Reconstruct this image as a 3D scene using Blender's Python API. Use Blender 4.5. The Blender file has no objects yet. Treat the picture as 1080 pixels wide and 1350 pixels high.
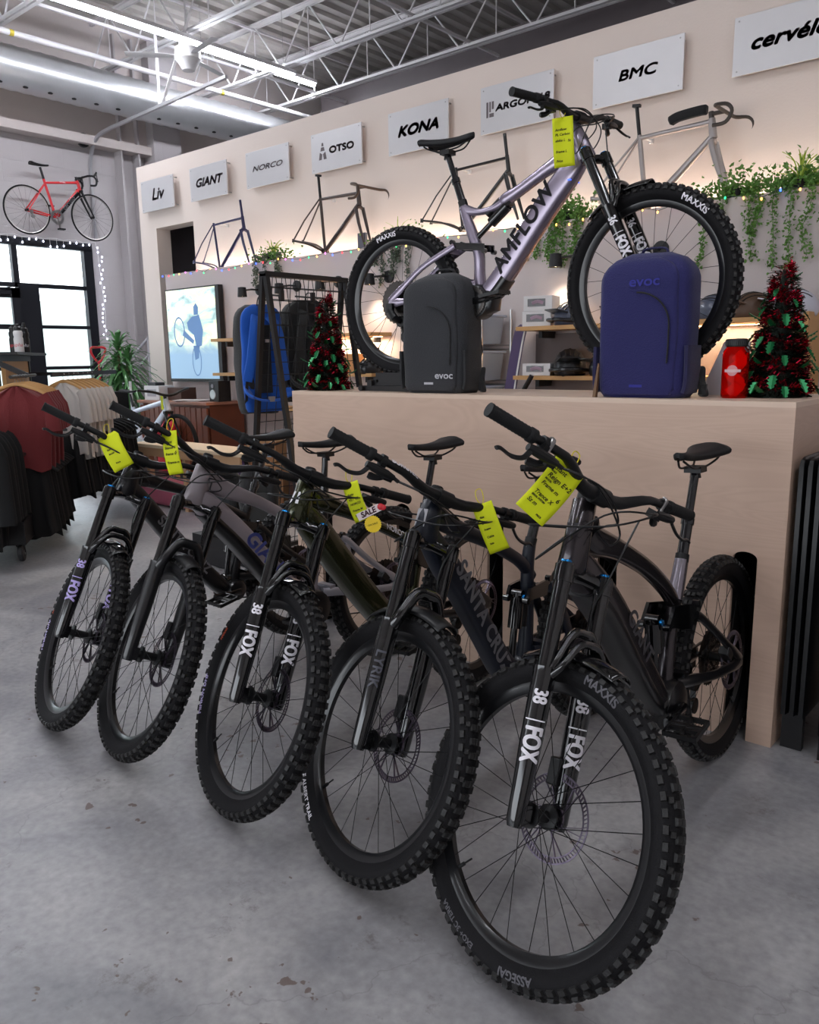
import bpy, bmesh, math, random
from math import sin, cos, pi, radians, sqrt, tan, atan2
from mathutils import Vector, Matrix
random.seed(7)
SC = bpy.context.scene
COL = SC.collection
V = Vector

# ------------------------------------------------------------------ helpers
def lin(h):
    h = h.lstrip('#')
    c = [int(h[i:i + 2], 16) / 255 for i in (0, 2, 4)]
    return tuple(x / 12.92 if x <= .04045 else ((x + .055) / 1.055) ** 2.4 for x in c) + (1.0,)

MATS = {}
def mat(name, col, rough=.5, metal=0., bump=0., bscale=80., var=.06, vscale=6., coat=0., emit=None, es=0., trans=0., sheen=0., spec=.5, ior=1.45):
    if name in MATS: return MATS[name]
    m = bpy.data.materials.new(name); m.use_nodes = True
    nt = m.node_tree; b = nt.nodes['Principled BSDF']
    c = lin(col) if isinstance(col, str) else col
    tc = nt.nodes.new('ShaderNodeTexCoord')
    nz = nt.nodes.new('ShaderNodeTexNoise'); nz.inputs['Scale'].default_value = vscale; nz.inputs['Detail'].default_value = 4
    nt.links.new(tc.outputs['Object'], nz.inputs['Vector'])
    mx = nt.nodes.new('ShaderNodeMix'); mx.data_type = 'RGBA'
    mx.inputs[6].default_value = tuple(x * (1 - var) for x in c[:3]) + (1,)
    mx.inputs[7].default_value = tuple(min(1, x * (1 + var)) for x in c[:3]) + (1,)
    nt.links.new(nz.outputs['Fac'], mx.inputs[0]); nt.links.new(mx.outputs[2], b.inputs['Base Color'])
    b.inputs['Roughness'].default_value = rough; b.inputs['Metallic'].default_value = metal
    b.inputs['Coat Weight'].default_value = coat; b.inputs['Coat Roughness'].default_value = .08
    b.inputs['Transmission Weight'].default_value = trans; b.inputs['IOR'].default_value = ior
    b.inputs['Specular IOR Level'].default_value = spec
    if sheen: b.inputs['Sheen Weight'].default_value = sheen
    if emit:
        b.inputs['Emission Color'].default_value = lin(emit); b.inputs['Emission Strength'].default_value = es
    if bump:
        n2 = nt.nodes.new('ShaderNodeTexNoise'); n2.inputs['Scale'].default_value = bscale; n2.inputs['Detail'].default_value = 3
        nt.links.new(tc.outputs['Object'], n2.inputs['Vector'])
        bp = nt.nodes.new('ShaderNodeBump'); bp.inputs['Strength'].default_value = bump; bp.inputs['Distance'].default_value = .01
        nt.links.new(n2.outputs['Fac'], bp.inputs['Height']); nt.links.new(bp.outputs['Normal'], b.inputs['Normal'])
    MATS[name] = m
    return m

class MB:
    def __init__(s): s.v = []; s.f = []; s.mi = []; s.cur = 0
    def add(s, vs, fs):
        o = len(s.v); s.v += [tuple(v) for v in vs]
        for f in fs: s.f.append(tuple(i + o for i in f)); s.mi.append(s.cur)
    def box(s, c, d, M=None, taper=1.):
        x, y, z = d[0] / 2, d[1] / 2, d[2] / 2
        vs = [V((sx * x * (taper if sz > 0 else 1), sy * y * (taper if sz > 0 else 1), sz * z)) for sz in (-1, 1) for sy in (-1, 1) for sx in (-1, 1)]
        if M is not None: vs = [M @ v for v in vs]
        c = V(c); s.add([v + c for v in vs], [(0, 2, 3, 1), (4, 5, 7, 6), (0, 1, 5, 4), (2, 6, 7, 3), (0, 4, 6, 2), (1, 3, 7, 5)])
        return s
    def bar(s, a, b, w, h, up=(0, 0, 1)):
        a = V(a); b = V(b); t = (b - a).normalized(); u = V(up); l = t.cross(u)
        if l.length < 1e-4: l = t.cross(V((1, 0, 0)))
        l.normalize(); n = l.cross(t)
        vs = [p + l * (sx * w / 2) + n * (sy * h / 2) for p in (a, b) for sx, sy in ((-1, -1), (1, -1), (1, 1), (-1, 1))]
        s.add(vs, [(3, 2, 1, 0), (4, 5, 6, 7), (0, 1, 5, 4), (1, 2, 6, 5), (2, 3, 7, 6), (3, 0, 4, 7)]); return s
    def sweep(s, pts, sec, n=12, e=2., lat=None, cap=True, closed=False):
        """pts 3D path, sec list of radius or (lateral half, normal half)"""
        pts = [V(p) for p in pts]; m = len(pts)
        if not isinstance(sec, (list,)): sec = [sec] * m
        sec = [(q, q) if not isinstance(q, (tuple, list)) else q for q in sec]
        T = []
        for i in range(m):
            a = pts[(i - 1) % m] if closed else pts[max(0, i - 1)]; b = pts[(i + 1) % m] if closed else pts[min(m - 1, i + 1)]
            T.append((b - a).normalized())
        L = V(lat) if lat is not None else None
        if L is None:
            L = T[0].cross(V((0, 0, 1)))
            if L.length < .05: L = T[0].cross(V((1, 0, 0)))
        vs = []
        for i in range(m):
            L = L - T[i] * L.dot(T[i]); L.normalize(); N = L.cross(T[i])
            for k in range(n):
                a = 2 * pi * (k + .5) / n if n == 4 else 2 * pi * k / n
                c, d = cos(a), sin(a)
                if e != 2.:
                    c = math.copysign(abs(c) ** (2 / e), c); d = math.copysign(abs(d) ** (2 / e), d)
                vs.append(pts[i] + L * (sec[i][0] * c) + N * (sec[i][1] * d))
        fs = []
        for i in range(m if closed else m - 1):
            j = (i + 1) % m
            for k in range(n):
                k2 = (k + 1) % n; fs.append((i * n + k, i * n + k2, j * n + k2, j * n + k))
        if cap and not closed:
            fs.append(tuple(range(n - 1, -1, -1))); fs.append(tuple((m - 1) * n + k for k in range(n)))
        s.add(vs, fs); return s
    def cyl(s, a, b, r0, r1=None, n=12): return s.sweep([a, b], [r0, r0 if r1 is None else r1], n)
    def lathe(s, prof, n=24, o=(0, 0, 0), ax='z', closed=False, cap=True, arc=None):
        """prof list of (r,h)"""
        o = V(o); vs = []; m = len(prof); a0, a1 = arc if arc else (0, 2 * pi); full = arc is None
        nn = n if full else n + 1
        for k in range(nn):
            a = a0 + (a1 - a0) * k / n
            for r, h in prof:
                if ax == 'z': p = V((r * cos(a), r * sin(a), h))
                elif ax == 'y': p = V((r * cos(a), h, r * sin(a)))
                else: p = V((h, r * cos(a), r * sin(a)))
                vs.append(o + p)
        fs = []
        for k in range(n):
            k2 = (k + 1) % nn
            for j in range(m if closed else m - 1):
                j2 = (j + 1) % m; fs.append((k * m + j, k2 * m + j, k2 * m + j2, k * m + j2))
        if cap and full and not closed:
            if prof[0][0] > 1e-5: fs.append(tuple(k * m for k in range(n)))
            if prof[-1][0] > 1e-5: fs.append(tuple(k * m + m - 1 for k in range(n - 1, -1, -1)))
        if cap and not full and closed:
            fs.append(tuple(range(m))); fs.append(tuple((nn - 1) * m + j for j in range(m - 1, -1, -1)))
        s.add(vs, fs); return s
    def ball(s, c, r, n=10, sc=(1, 1, 1), M=None):
        c = V(c); vs = []; h = max(4, n // 2)
        for i in range(h + 1):
            t = pi * i / h
            for k in range(n):
                a = 2 * pi * k / n; p = V((r * sc[0] * sin(t) * cos(a), r * sc[1] * sin(t) * sin(a), r * sc[2] * cos(t)))
                if M is not None: p = M @ p
                vs.append(c + p)
        s.add(vs, [(i * n + k, (i + 1) * n + k, (i + 1) * n + (k + 1) % n, i * n + (k + 1) % n) for i in range(h) for k in range(n)]); return s
    def poly(s, pts, off):
        """extruded polygon: pts 3D list, off vector"""
        n = len(pts); o = V(off); P = [V(p) for p in pts]
        s.add(P + [p + o for p in P], [tuple(range(n - 1, -1, -1)), tuple(range(n, 2 * n))] + [(i, (i + 1) % n, n + (i + 1) % n, n + i) for i in range(n)]); return s
    def grid(s, fn, nu, nv, cu=False):
        vs = [V(fn(i / (nu if cu else nu - 1), j / (nv - 1))) for j in range(nv) for i in range(nu)]
        fs = []
        for j in range(nv - 1):
            for i in range(nu if cu else nu - 1):
                i2 = (i + 1) % nu; fs.append((j * nu + i, j * nu + i2, (j + 1) * nu + i2, (j + 1) * nu + i))
        s.add(vs, fs); return s
    def xf(s, M, start=0):
        s.v[start:] = [tuple(M @ V(v)) for v in s.v[start:]]; return s
    def build(s, name, m, parent=None, smooth=True, ang=35, mw=None, bevel=0, weld=True, solid=0):
        me = bpy.data.meshes.new(name); me.from_pydata(s.v, [], s.f)
        ms = m if isinstance(m, (list, tuple)) else [m]
        for q in ms: me.materials.append(q)
        me.polygons.foreach_set('material_index', s.mi)
        bm = bmesh.new(); bm.from_mesh(me)
        if weld: bmesh.ops.remove_doubles(bm, verts=bm.verts, dist=1e-5)
        bmesh.ops.recalc_face_normals(bm, faces=bm.faces); bm.to_mesh(me); bm.free()
        if smooth:
            me.polygons.foreach_set('use_smooth', [True] * len(me.polygons)); me.set_sharp_from_angle(angle=radians(ang))
        return link(name, me, parent, mw, bevel, solid)
def link(name, me, parent=None, mw=None, bevel=0, solid=0):
    o = bpy.data.objects.new(name, me); COL.objects.link(o)
    if parent is not None: o.parent = parent
    if mw is not None: o.matrix_local = mw
    if bevel:
        b = o.modifiers.new('bevel', 'BEVEL'); b.width = bevel; b.segments = 2; b.limit_method = 'ANGLE'; b.angle_limit = radians(40)
    if solid:
        b = o.modifiers.new('solidify', 'SOLIDIFY'); b.thickness = solid; b.offset = 0
    return o
def tag(o, label, cat, group=None):
    o['label'] = label; o['category'] = cat
    if group: o['group'] = group
    return o
def thing(name, label, cat, loc=(0, 0, 0), rz=0, group=None):
    o = bpy.data.objects.new(name, None); COL.objects.link(o); o.location = loc; o.rotation_euler = (0, 0, rz); o.empty_display_size = .05
    return tag(o, label, cat, group)
def struct(o): o['kind'] = 'structure'; return o
def stuff(o): o['kind'] = 'stuff'; return o
def sm(pts, k=4):
    """catmull-rom for tuples of any length"""
    out = []; n = len(pts)
    for i in range(n - 1):
        p0, p1, p2, p3 = pts[max(0, i - 1)], pts[i], pts[i + 1], pts[min(n - 1, i + 2)]
        for j in range(k):
            t = j / k
            out.append(tuple(.5 * (2 * b + (c - a) * t + (2 * a - 5 * b + 4 * c - d) * t * t + (3 * b - a - 3 * c + d) * t ** 3) for a, b, c, d in zip(p0, p1, p2, p3)))
    out.append(tuple(pts[-1])); return out
def copytree(o, parent=None):
    c = o.copy(); COL.objects.link(c)
    if parent is not None: c.parent = parent
    for ch in o.children: copytree(ch, c)
    return c
_tc = {}
def text_obj(name, txt, size, mapper, m, parent=None, mw=None, shear=0, off=0, cuts=0, spacing=1., sx=1., align='CENTER', bold=0):
    key = (bold, txt, size, shear, off, cuts, spacing, sx, align)
    if key not in _tc:
        cu = bpy.data.curves.new('t', 'FONT'); cu.body = txt; cu.size = size; cu.align_x = align; cu.align_y = 'CENTER'
        cu.shear = shear; cu.offset = off; cu.space_character = spacing; cu.resolution_u = 4; cu.space_line = .9
        ob = bpy.data.objects.new('t', cu); me = bpy.data.meshes.new_from_object(ob)
        bm = bmesh.new(); bm.from_mesh(me)
        for v in bm.verts: v.co.x *= sx
        if cuts and bm.verts:
            for ax in (0, 1):
                lo = min(v.co[ax] for v in bm.verts); hi = max(v.co[ax] for v in bm.verts); q = lo + cuts
                while q < hi:
                    no = [0, 0, 0]; no[ax] = 1; co = [0, 0, 0]; co[ax] = q
                    bmesh.ops.bisect_plane(bm, geom=bm.verts[:] + bm.edges[:] + bm.faces[:], plane_co=co, plane_no=no); q += cuts
        bm.verts.ensure_lookup_table(); bm.verts.index_update()
        vs0 = [v.co.copy() for v in bm.verts]; fs0 = [[v.index for v in f.verts] for f in bm.faces]; bm.free(); vv, ff = [], []
        for dx, dy in (((0, 0), (bold, 0), (-bold, 0), (0, bold), (0, -bold), (bold * .7, bold * .7), (-bold * .7, -bold * .7), (bold * .7, -bold * .7), (-bold * .7, bold * .7)) if bold else ((0, 0),)):
            o_ = len(vv); vv += [v + V((dx, dy, 0)) for v in vs0]; ff += [[i + o_ for i in f] for f in fs0]
        _tc[key] = (vv, ff)
        bpy.data.objects.remove(ob); bpy.data.curves.remove(cu)
    vs, fs = _tc[key]
    me = bpy.data.meshes.new(name); me.from_pydata([tuple(mapper(v.x, v.y)) for v in vs], [], fs); me.materials.append(m)
    return link(name, me, parent, mw)
def plane_map(o, u, v, d=0):
    o = V(o); u = V(u).normalized(); v = V(v).normalized(); n = u.cross(v) * d
    return lambda a, b: o + u * a + v * b + n
# ------------------------------------------------------------------ materials
M_tyre = mat('tyre_rubber', '#151416', .7, bump=.15, bscale=300, spec=.22)
M_rim = mat('rim_black', '#141416', .28, coat=.3)
M_blk = mat('satin_black', '#0c0c0e', .4)
M_gloss = mat('gloss_black', '#0b0b0d', .1, coat=.8)
M_rubber = mat('grip_rubber', '#0f0f11', .65, bump=.2, bscale=400)
M_spoke = mat('spoke_black', '#0e0e10', .35, metal=.6)
M_steel = mat('brushed_steel', '#a9a7a6', .3, metal=1.)
M_rotor = mat('rotor_steel', '#6d6573', .28, metal=1.)
M_chain = mat('chain_steel', '#4a4644', .35, metal=1.)
M_saddle = mat('saddle_black', '#121214', .55, bump=.1, bscale=300)
M_cable = mat('cable_black', '#0c0c0d', .35)
M_white = mat('decal_white', '#e8e4ea', .5)
M_greyd = mat('decal_grey', '#8d8b93', .5)
M_tag = mat('tag_yellow', '#d3dc08', .7, var=.02, emit='#e9f000', es=0)
M_ink = mat('tag_ink', '#20220a', .8)
M_blue = mat('anodised_blue', '#1c78b8', .25, metal=.8)
M_or = mat('decal_orange', '#d8552a', .5)
M_post = mat('post_black', '#0d0d12', .15, coat=.6)

# ------------------------------------------------------------------ bicycle wheels (shared meshes)
RF, RR_ = .367, .355
def tyre_mesh(name, R, knobby=True, w=.031, rimr=.300):
    mb = MB(); rc = R - (.006 if knobby else 0) - w * .92
    prof = []
    for i in range(15):
        a = -2.35 + 4.7 * i / 14
        prof.append((rc + w * .92 * cos(a), w * sin(a)))
    prof += [(rimr, .013), (rimr, -.013)]
    mb.lathe(prof, 72, ax='y', closed=True)
    if knobby:
        N = 70; mb.cur = 1
        for i in range(N):
            for kind, phi, ln, wd, h in ((0, .23, .0165, .0125, .0062), (0, -.23, .0165, .0125, .0062), (1, .66, .013, .0115, .0062), (1, -.66, .013, .0115, .0062), (2, 1.10, .019, .0125, .0072), (2, -1.10, .019, .0125, .0072)):
                if kind == 1 and i % 2: continue
                a = 2 * pi * (i + (.5 if kind == 2 else 0) + (.25 if kind == 1 else 0)) / N
                er = V((cos(a), 0, sin(a))); et = V((-sin(a), 0, cos(a))); ey = V((0, 1, 0))
                nn = er * cos(phi) + ey * sin(phi); ll = ey * cos(phi) - er * sin(phi)
                base = er * rc + nn * (w * .92 if kind < 2 else w * .94)
                vs = []
                for q, s_ in ((-.002, 1.12), (h, .86)):
                    for sx, sy in ((-1, -1), (1, -1), (1, 1), (-1, 1)):
                        vs.append(base + nn * q + et * (sx * ln / 2 * s_) + ll * (sy * wd / 2 * s_))
                mb.add(vs, [(3, 2, 1, 0), (4, 5, 6, 7), (0, 1, 5, 4), (1, 2, 6, 5), (2, 3, 7, 6), (3, 0, 4, 7)])
    o = mb.build(name, [M_tyre, mat('tread_rubber', '#1e1d1d', .5, bump=.2, bscale=200)], weld=False, ang=40); me = o.data; bpy.data.objects.remove(o); return me
def mesh_of(mb, name, m, **k):
    o = mb.build(name, m, **k); me = o.data; bpy.data.objects.remove(o); return me
TY_F = tyre_mesh('tyre', RF, rimr=.301); TY_R = tyre_mesh('tyre_rear', RR_, rimr=.289)
def rim_mesh(r, w=.0155, dep=.022, m=None):
    mb = MB(); mb.lathe([(r + .006, -w), (r + .006, w), (r - dep * .4, w), (r - dep, w * .45), (r - dep, -w * .45), (r - dep * .4, -w)], 72, ax='y', closed=True)
    return mesh_of(mb, 'wheel', m or M_rim)
RIM_F = rim_mesh(.302); RIM_R = rim_mesh(.290)
def hub_mesh(w=.055):
    mb = MB(); mb.lathe([(.006, -w), (.011, -w), (.013, -.036), (.029, -.034), (.029, -.029), (.015, -.024), (.014, .024), (.029, .029), (.029, .034), (.013, .036), (.011, w), (.006, w)], 20, ax='y'); return mesh_of(mb, 'hub', M_blk)
HUB = hub_mesh()
def spoke_meshes(rr, th=.00105):
    out = []
    for side in (-1, 1):
        for tw in (-1, 1):
            mb = MB(); a = tw * 1.25
            mb.cyl((.027 * cos(a), side * .031, .027 * sin(a)), (rr, side * .002, 0), th, n=5); out.append(mesh_of(mb, 'spoke', M_spoke))
    return out
SP_F = spoke_meshes(.283); SP_R = spoke_meshes(.271)
def rotor_mesh():
    mb = MB(); h = .0009
    for r0, r1 in ((.0975, .1015), (.0845, .088)):
        mb.lathe([(r0, -h), (r1, -h), (r1, h), (r0, h)], 60, ax='y', closed=True)
    for i in range(66):
        a = 2 * pi * i / 66; b = a + .05
        mb.bar((.087 * cos(a), 0, .087 * sin(a)), (.0985 * cos(b), 0, .0985 * sin(b)), 2 * h, .0042, up=(0, 1, 0))
    for i in range(12):
        a = 2 * pi * (i // 2) / 6 + (.0 if i % 2 else .18); b = a + (.75 if i % 2 else .35)
        mb.bar((.026 * cos(a), 0, .026 * sin(a)), (.0855 * cos(b), 0, .0855 * sin(b)), 2 * h, .0045, up=(0, 1, 0))
    mb.lathe([(.02, -.003), (.03, -.003), (.03, .003), (.02, .003)], 24, ax='y', closed=True)
    return mesh_of(mb, 'brake_rotor', M_rotor, weld=False, smooth=False)
ROTOR = rotor_mesh()
def cassette_mesh():
    mb = MB()
    for i in range(12):
        r = .105 - i * .0072; y = -.022 - i * .0028
        n = 28; prof = []
        vs = []
        for k in range(n * 2):
            a = pi * k / n; q = r if k % 2 else r - .006
            vs.append(V((q * cos(a), y, q * sin(a))))
        if i < 9:
            ri = r - .016; m = len(vs); ins = [V((ri * cos(pi * k / n), y, ri * sin(pi * k / n))) for k in range(n * 2)]
            mb.add(vs + ins, [(k, (k + 1) % m, m + (k + 1) % m, m + k) for k in range(m)])
        else: mb.poly(vs, (0, .0015, 0))
    for k in range(5):
        a = 2 * pi * k / 5; mb.bar((.02 * cos(a), -.03, .02 * sin(a)), (.095 * cos(a + .3), -.022, .095 * sin(a + .3)), .004, .008, up=(0, 1, 0))
    mb.lathe([(.018, -.056), (.02, -.02)], 16, ax='y')
    return mesh_of(mb, 'cassette', M_chain, weld=False, smooth=False)
CASS = cassette_mesh()
def valve_mesh(R):
    mb = MB(); mb.cyl((0, 0, -R), (0, 0, -R + .022), .005, n=8); mb.cyl((0, 0, -R + .022), (0, 0, -R + .05), .0022, n=6); return mesh_of(mb, 'valve', M_blk)
VAL = valve_mesh(.283)
def add_wheel(parent, name, M, front=True, rotor=True, cass=False, spin=0.3, n=28, knobby=True):
    w = link(name, RIM_F if front else RIM_R, parent, M)
    link('tyre', TY_F if front else TY_R, w); link('hub', HUB, w)
    SP = SP_F if front else SP_R
    for i in range(n):
        s = link('spoke', SP[(i % 2) + (2 if (i // 2) % 2 else 0) if False else (i % 2) * 2 + (i // 2) % 2], w)
        s.matrix_local = Matrix.Rotation(spin + 2 * pi * i / n, 4, 'Y')
    link('valve', VAL, w, Matrix.Rotation(spin + .12, 4, 'Y'))
    if rotor: link('brake_rotor', ROTOR, w, Matrix.Translation((0, .052, 0)) @ Matrix.Rotation(spin, 4, 'Y'))
    if cass: link('cassette', CASS, w)
    return w
def sidewall_text(txt, w, R, ang, m, size=.022, side=-1, shear=0, name='tyre_lettering', flip=1, r=None):
    """text bent along the sidewall, centred at wheel angle ang (wheel XZ plane), tops outward"""
    r = r or R - .036
    def mp(u, v):
        rr = r + flip * v; a = ang + side * flip * u / r
        # tyre profile lateral at rr
        rc = R - .006 - .0285; dd = max(-1, min(1, (rr - rc) / .0285)); y = side * (.031 * sqrt(max(0, 1 - dd * dd)) + .0012)
        return V((rr * cos(a), y, rr * sin(a)))
    return text_obj(name, txt, size, mp, m, w, cuts=.006, shear=shear, bold=size * .03)

def saddle_mesh():
    mb = MB(); L = .27
    def sec(t):
        # t 0 nose..1 rear
        w = .018 + .053 * (max(0, (t - .25)) / .75) ** 1.3 + .006 * min(1, t * 6)
        if t > .95: w *= sqrt(max(0, 1 - ((t - .95) / .062) ** 2))
        if t < .06: w *= .5 + .5 * sqrt(t / .06)
        return w
    def fn(u, v):
        t = v; a = 2 * pi * u; w = sec(t); c, d = cos(a), sin(a)
        zt = .006 + .016 * (t - .45) ** 2 * 3
        th = .014 + .006 * t
        x = L * (.5 - t)
        y = w * math.copysign(abs(c) ** .75, c)
        z = zt + (th * .55 * d if d > 0 else th * 1.2 * d * (.6 + .9 * abs(c) if abs(c) > .6 else .5))
        z -= .010 * (abs(c) ** 3) * (t ** 1.0)
        return (x, y, z)
    mb.grid(fn, 24, 22, cu=True)
    n = 24; mb.f.append(tuple(range(n))); mb.mi.append(0); o = 21 * n; mb.f.append(tuple(o + k for k in range(n - 1, -1, -1))); mb.mi.append(0)
    return mesh_of(mb, 'saddle', M_saddle, ang=60)
SADDLE = saddle_mesh()
def rails_mesh():
    mb = MB()
    for s in (-1, 1):
        mb.sweep(sm([(.11, s * .008, -.006), (.07, s * .02, -.03), (.02, s * .022, -.036), (-.04, s * .022, -.036), (-.09, s * .035, -.02), (-.11, s * .04, -.006)], 4), .0036, 6)
    mb.box((-.005, 0, -.042), (.05, .055, .02)); mb.cyl((-.005, 0, -.07), (-.005, 0, -.04), .018, .014, 12)
    return mesh_of(mb, 'saddle_rails', M_blk)
RAILS = rails_mesh()
def pedal_mesh():
    mb = MB()
    mb.cyl((0, -.0, 0), (0, .1, 0), .008, n=8)
    for x in (-.048, .048): mb.box((x, .055, 0), (.008, .095, .014))
    for y in (.012, .055, .1): mb.box((0, y, 0), (.1, .008, .014))
    mb.box((0, .055, 0), (.03, .09, .012))
    for x in (-.048, .048):
        for y in (.02, .05, .08): mb.cyl((x, y, -.012), (x, y, .012), .0018, n=5)
    return mesh_of(mb, 'pedal', M_blk, smooth=False)
PEDAL = pedal_mesh()

HA = radians(64.5); AX = V((-cos(HA), 0, sin(HA))); PN = V((-sin(HA), 0, -cos(HA))); FWD = -PN
def lever_assembly(parent, MS, bc, s, barpt, bdir, parts, chrome=False, big=False, grip=None):
    """s=+1 rider's left. barpt: point on bar, bdir: outward bar direction."""
    d = V(bdir).normalized(); f = (V((1, 0, 0)) - d * V((1, 0, 0)).dot(d)).normalized(); up = V((0, 0, 1)) - d * d.z; up = (up - f * up.dot(f)).normalized()
    dn = (f * .66 - up * .75).normalized()   # forward-down direction of lever
    p = V(barpt)
    mb = MB(); mb.cyl(p - d * .008, p + d * .008, .0165, n=14)
    q = p + dn * .034
    mb.sweep([q - d * .045, q - d * .02, q + d * .02, q + d * .045], [.008, .0125, .0125, .009], 10)
    mb.box(p + dn * .016, (.018, .018, .02))
    mb.sweep(sm([q - d * .045, q - d * .062 + dn * .004], 2), .0055, 8)
    lv = mb.build('brake_lever', [M_blk, M_steel], parent, mw=MS)
    b2 = MB(); st = q + d * .038 + dn * .01
    pts = [st, st + d * .018 + dn * .026, st + d * .05 + dn * .038, st + d * .082 + dn * .034, st + d * .094 + dn * .040]
    b2.sweep(sm([tuple(x) for x in pts], 4), [(.0045, .0075)] * 9 + [(.004, .006)] * 8, 8, lat=tuple(up))
    b2.build('lever_blade', M_blk, lv)
    if chrome:
        b3 = MB(); c0 = p - d * .012; b3.sweep(sm([tuple(c0 + up * .018), tuple(c0 + up * .014 + f * .012), tuple(c0 + dn * .02), tuple(c0 + dn * .045)], 4), [(.007, .004)] * 13, 8, lat=tuple(d)); b3.build('lever_clamp', M_steel, lv)
    # shifter / dropper paddle below
    b4 = MB(); r0 = p - d * .03 + dn * .012 - up * .022
    b4.box(r0, (.03, .028, .022)); b4.sweep(sm([tuple(r0), tuple(r0 - up * .018 + d * .02 - f * .004), tuple(r0 - up * .024 + d * .045 - f * .012)], 3), [.008, .008, .009, .009, .010, .011, .008], 8)
    b4.build('thumb_shifter', M_blk, parent, mw=MS)
    return q - d * .062 + dn * .004, r0 - d * .012

def make_mtb(c):
    L = 1.25 + c['dL']; RFw = RF
    root = thing('mountain_bike', c['label'], 'bicycle', (c['x'], c['y'], c.get('z', 0)), 0, c.get('group'))
    root.rotation_mode = 'QUATERNION'
    root.rotation_quaternion = (Matrix.Rotation(radians(c['th']), 4, 'Z') @ Matrix.Rotation(radians(c['lean']), 4, 'X')).to_quaternion()
    A0 = V((L, 0, RFw)) + PN * .044; HT = .70 + c['dht']; FA = V((L, 0, RFw))
    MS = Matrix.Translation(A0) @ Matrix.Rotation(radians(c['st']), 4, AX) @ Matrix.Translation(-A0)
    ht = A0 + AX * HT; hb = A0 + AX * .575
    mf, md, ml = c['mf'], c['md'], c['ml']
    rh = V((0, 0, RR_))
    # ---- frame
    mb = MB()
    mb.sweep([hb - AX * .008, hb, (hb + ht) / 2, ht - AX * .004, ht], [(.032, .037), (.036, .044), (.031, .039), (.029, .034), (.026, .029)], 20, lat=(0, 1, 0))
    def prof(pts, e=3., n=20, k=4):
        P = sm([tuple(p) for p in pts], k); mb.sweep([(p[0], 0, p[1]) for p in P], [(p[3], p[2]) for p in P], n, e=e, lat=(0, 1, 0))
    TT, DT, ST = c['TT'](hb, ht), c['DT'](hb, ht), c['ST']
    prof(TT, 2.6)
    prof(ST, 2.6)
    for ex in c.get('extra', []): prof(ex, 2.4)
    fr = mb.build('frame', mf, root, ang=50)
    mb = MB(); P = sm([tuple(p) for p in DT], 4)
    mb.sweep([(p[0], 0, p[1]) for p in P], [(p[3], p[2]) for p in P], 24, e=3.6, lat=(0, 1, 0))
    dt = mb.build('down_tube', [mf], root, ang=50)
    if c.get('battery'):
        mb = MB(); a, b = c['battery']; Q = P[a:b]
        # cover hugging the underside of the tube
        off = []
        for i, p in enumerate(Q):
            q0 = Q[max(0, i - 1)]; q1 = Q[min(len(Q) - 1, i + 1)]; t = V((q1[0] - q0[0], 0, q1[1] - q0[1])).normalized(); nn = V((-t.z, 0, t.x)); nn = nn if nn.dot(V((1, 0, -1))) > 0 else -nn
            off.append((V((p[0], 0, p[1])) + nn * (p[2] * .55), (p[3] * 1.0 + .0015, p[2] * .55)))
        mb.sweep([o[0] for o in off], [o[1] for o in off], 20, e=3.6, lat=(0, 1, 0)); mb.build('battery_cover', md, dt, ang=50)
    # motor / bottom bracket shell
    bb = c['bb']; mb = MB()
    mr = c.get('motor', .05)
    mb.lathe([(mr * .6, -.052), (mr * .92, -.045), (mr, -.03), (mr, .03), (mr * .92, .045), (mr * .6, .052)], 26, o=(bb[0], 0, bb[1]), ax='y')
    if mr > .055: mb.sweep([(bb[0] + .02, 0, bb[1] + .05), (bb[0] + .075, 0, bb[1] + .02), (bb[0] + .07, 0, bb[1] - .02), (bb[0] + .0, 0, bb[1] - .055)], [(.038, .03), (.045, .04), (.045, .035), (.035, .02)], 14, e=3, lat=(0, 1, 0))
    mb.build('motor_housing' if mr > .055 else 'bottom_bracket', md, root, ang=50)
    # ---- swingarm
    mb = MB(); pv = c['pivot']; rk = c['rock']
    for s in (-1, 1):
        mb.sweep(sm([(pv[0], s * .03, pv[1]), (pv[0] - .08, s * .045, pv[1] - .01), (.2, s * .062, .365), (.06, s * .074, .352), (-.012, s * .076, .352)], 4), [(.011, .019)] * 6 + [(.010, .016)] * 7 + [(.009, .020)] * 4, 10, e=2.6, lat=(0, 1, 0))
        mb.sweep(sm([(-.012, s * .076, .358), (.05, s * .074, .405), (.17, s * .060, .50), (rk[0] - .03, s * .048, rk[1] - .015), (rk[0], s * .046, rk[1])], 4), [(.008, .018)] * 5 + [(.008, .014)] * 12, 10, e=2.6, lat=(0, 1, 0))
        if c.get('brace'):
            mb.sweep(sm([(.25, s * .06, .36), (.27, s * .05, .46), (rk[0] - .02, s * .046, rk[1] - .03)], 4), (.008, .02) and [(.008, .022)] * 9, 10, e=2.6, lat=(0, 1, 0))
    mb.box((c['pivot'][0] - .045, 0, pv[1] + .005), (.03, .09, .04))
    mb.box((rk[0] - .045, 0, rk[1] - .02), (.022, .085, .022))
    mb.cyl((-.0, -.085, RR_), (0, .085, RR_), .010, n=12)
    mb.build('swingarm', ml, root, ang=45)
    # ---- rocker link + shock
    mb = MB(); s0, s1 = V(c['shock'][0]), V(c['shock'][1])
    top = V((s0[0], 0, s0[1])); bot = V((s1[0], 0, s1[1]))
    lm = c['link']
    for s in (-1, 1):
        y = s * .036
        mb.poly([(lm[0][0], y, lm[0][1]), (lm[1][0], y, lm[1][1]), (lm[2][0], y, lm[2][1]), (lm[3][0], y, lm[3][1])], (0, .010 * s, 0))
        for q in (lm[0], lm[2]): mb.cyl((q[0], s * .03, q[1]), (q[0], s * .05, q[1]), .011, n=12)
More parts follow.
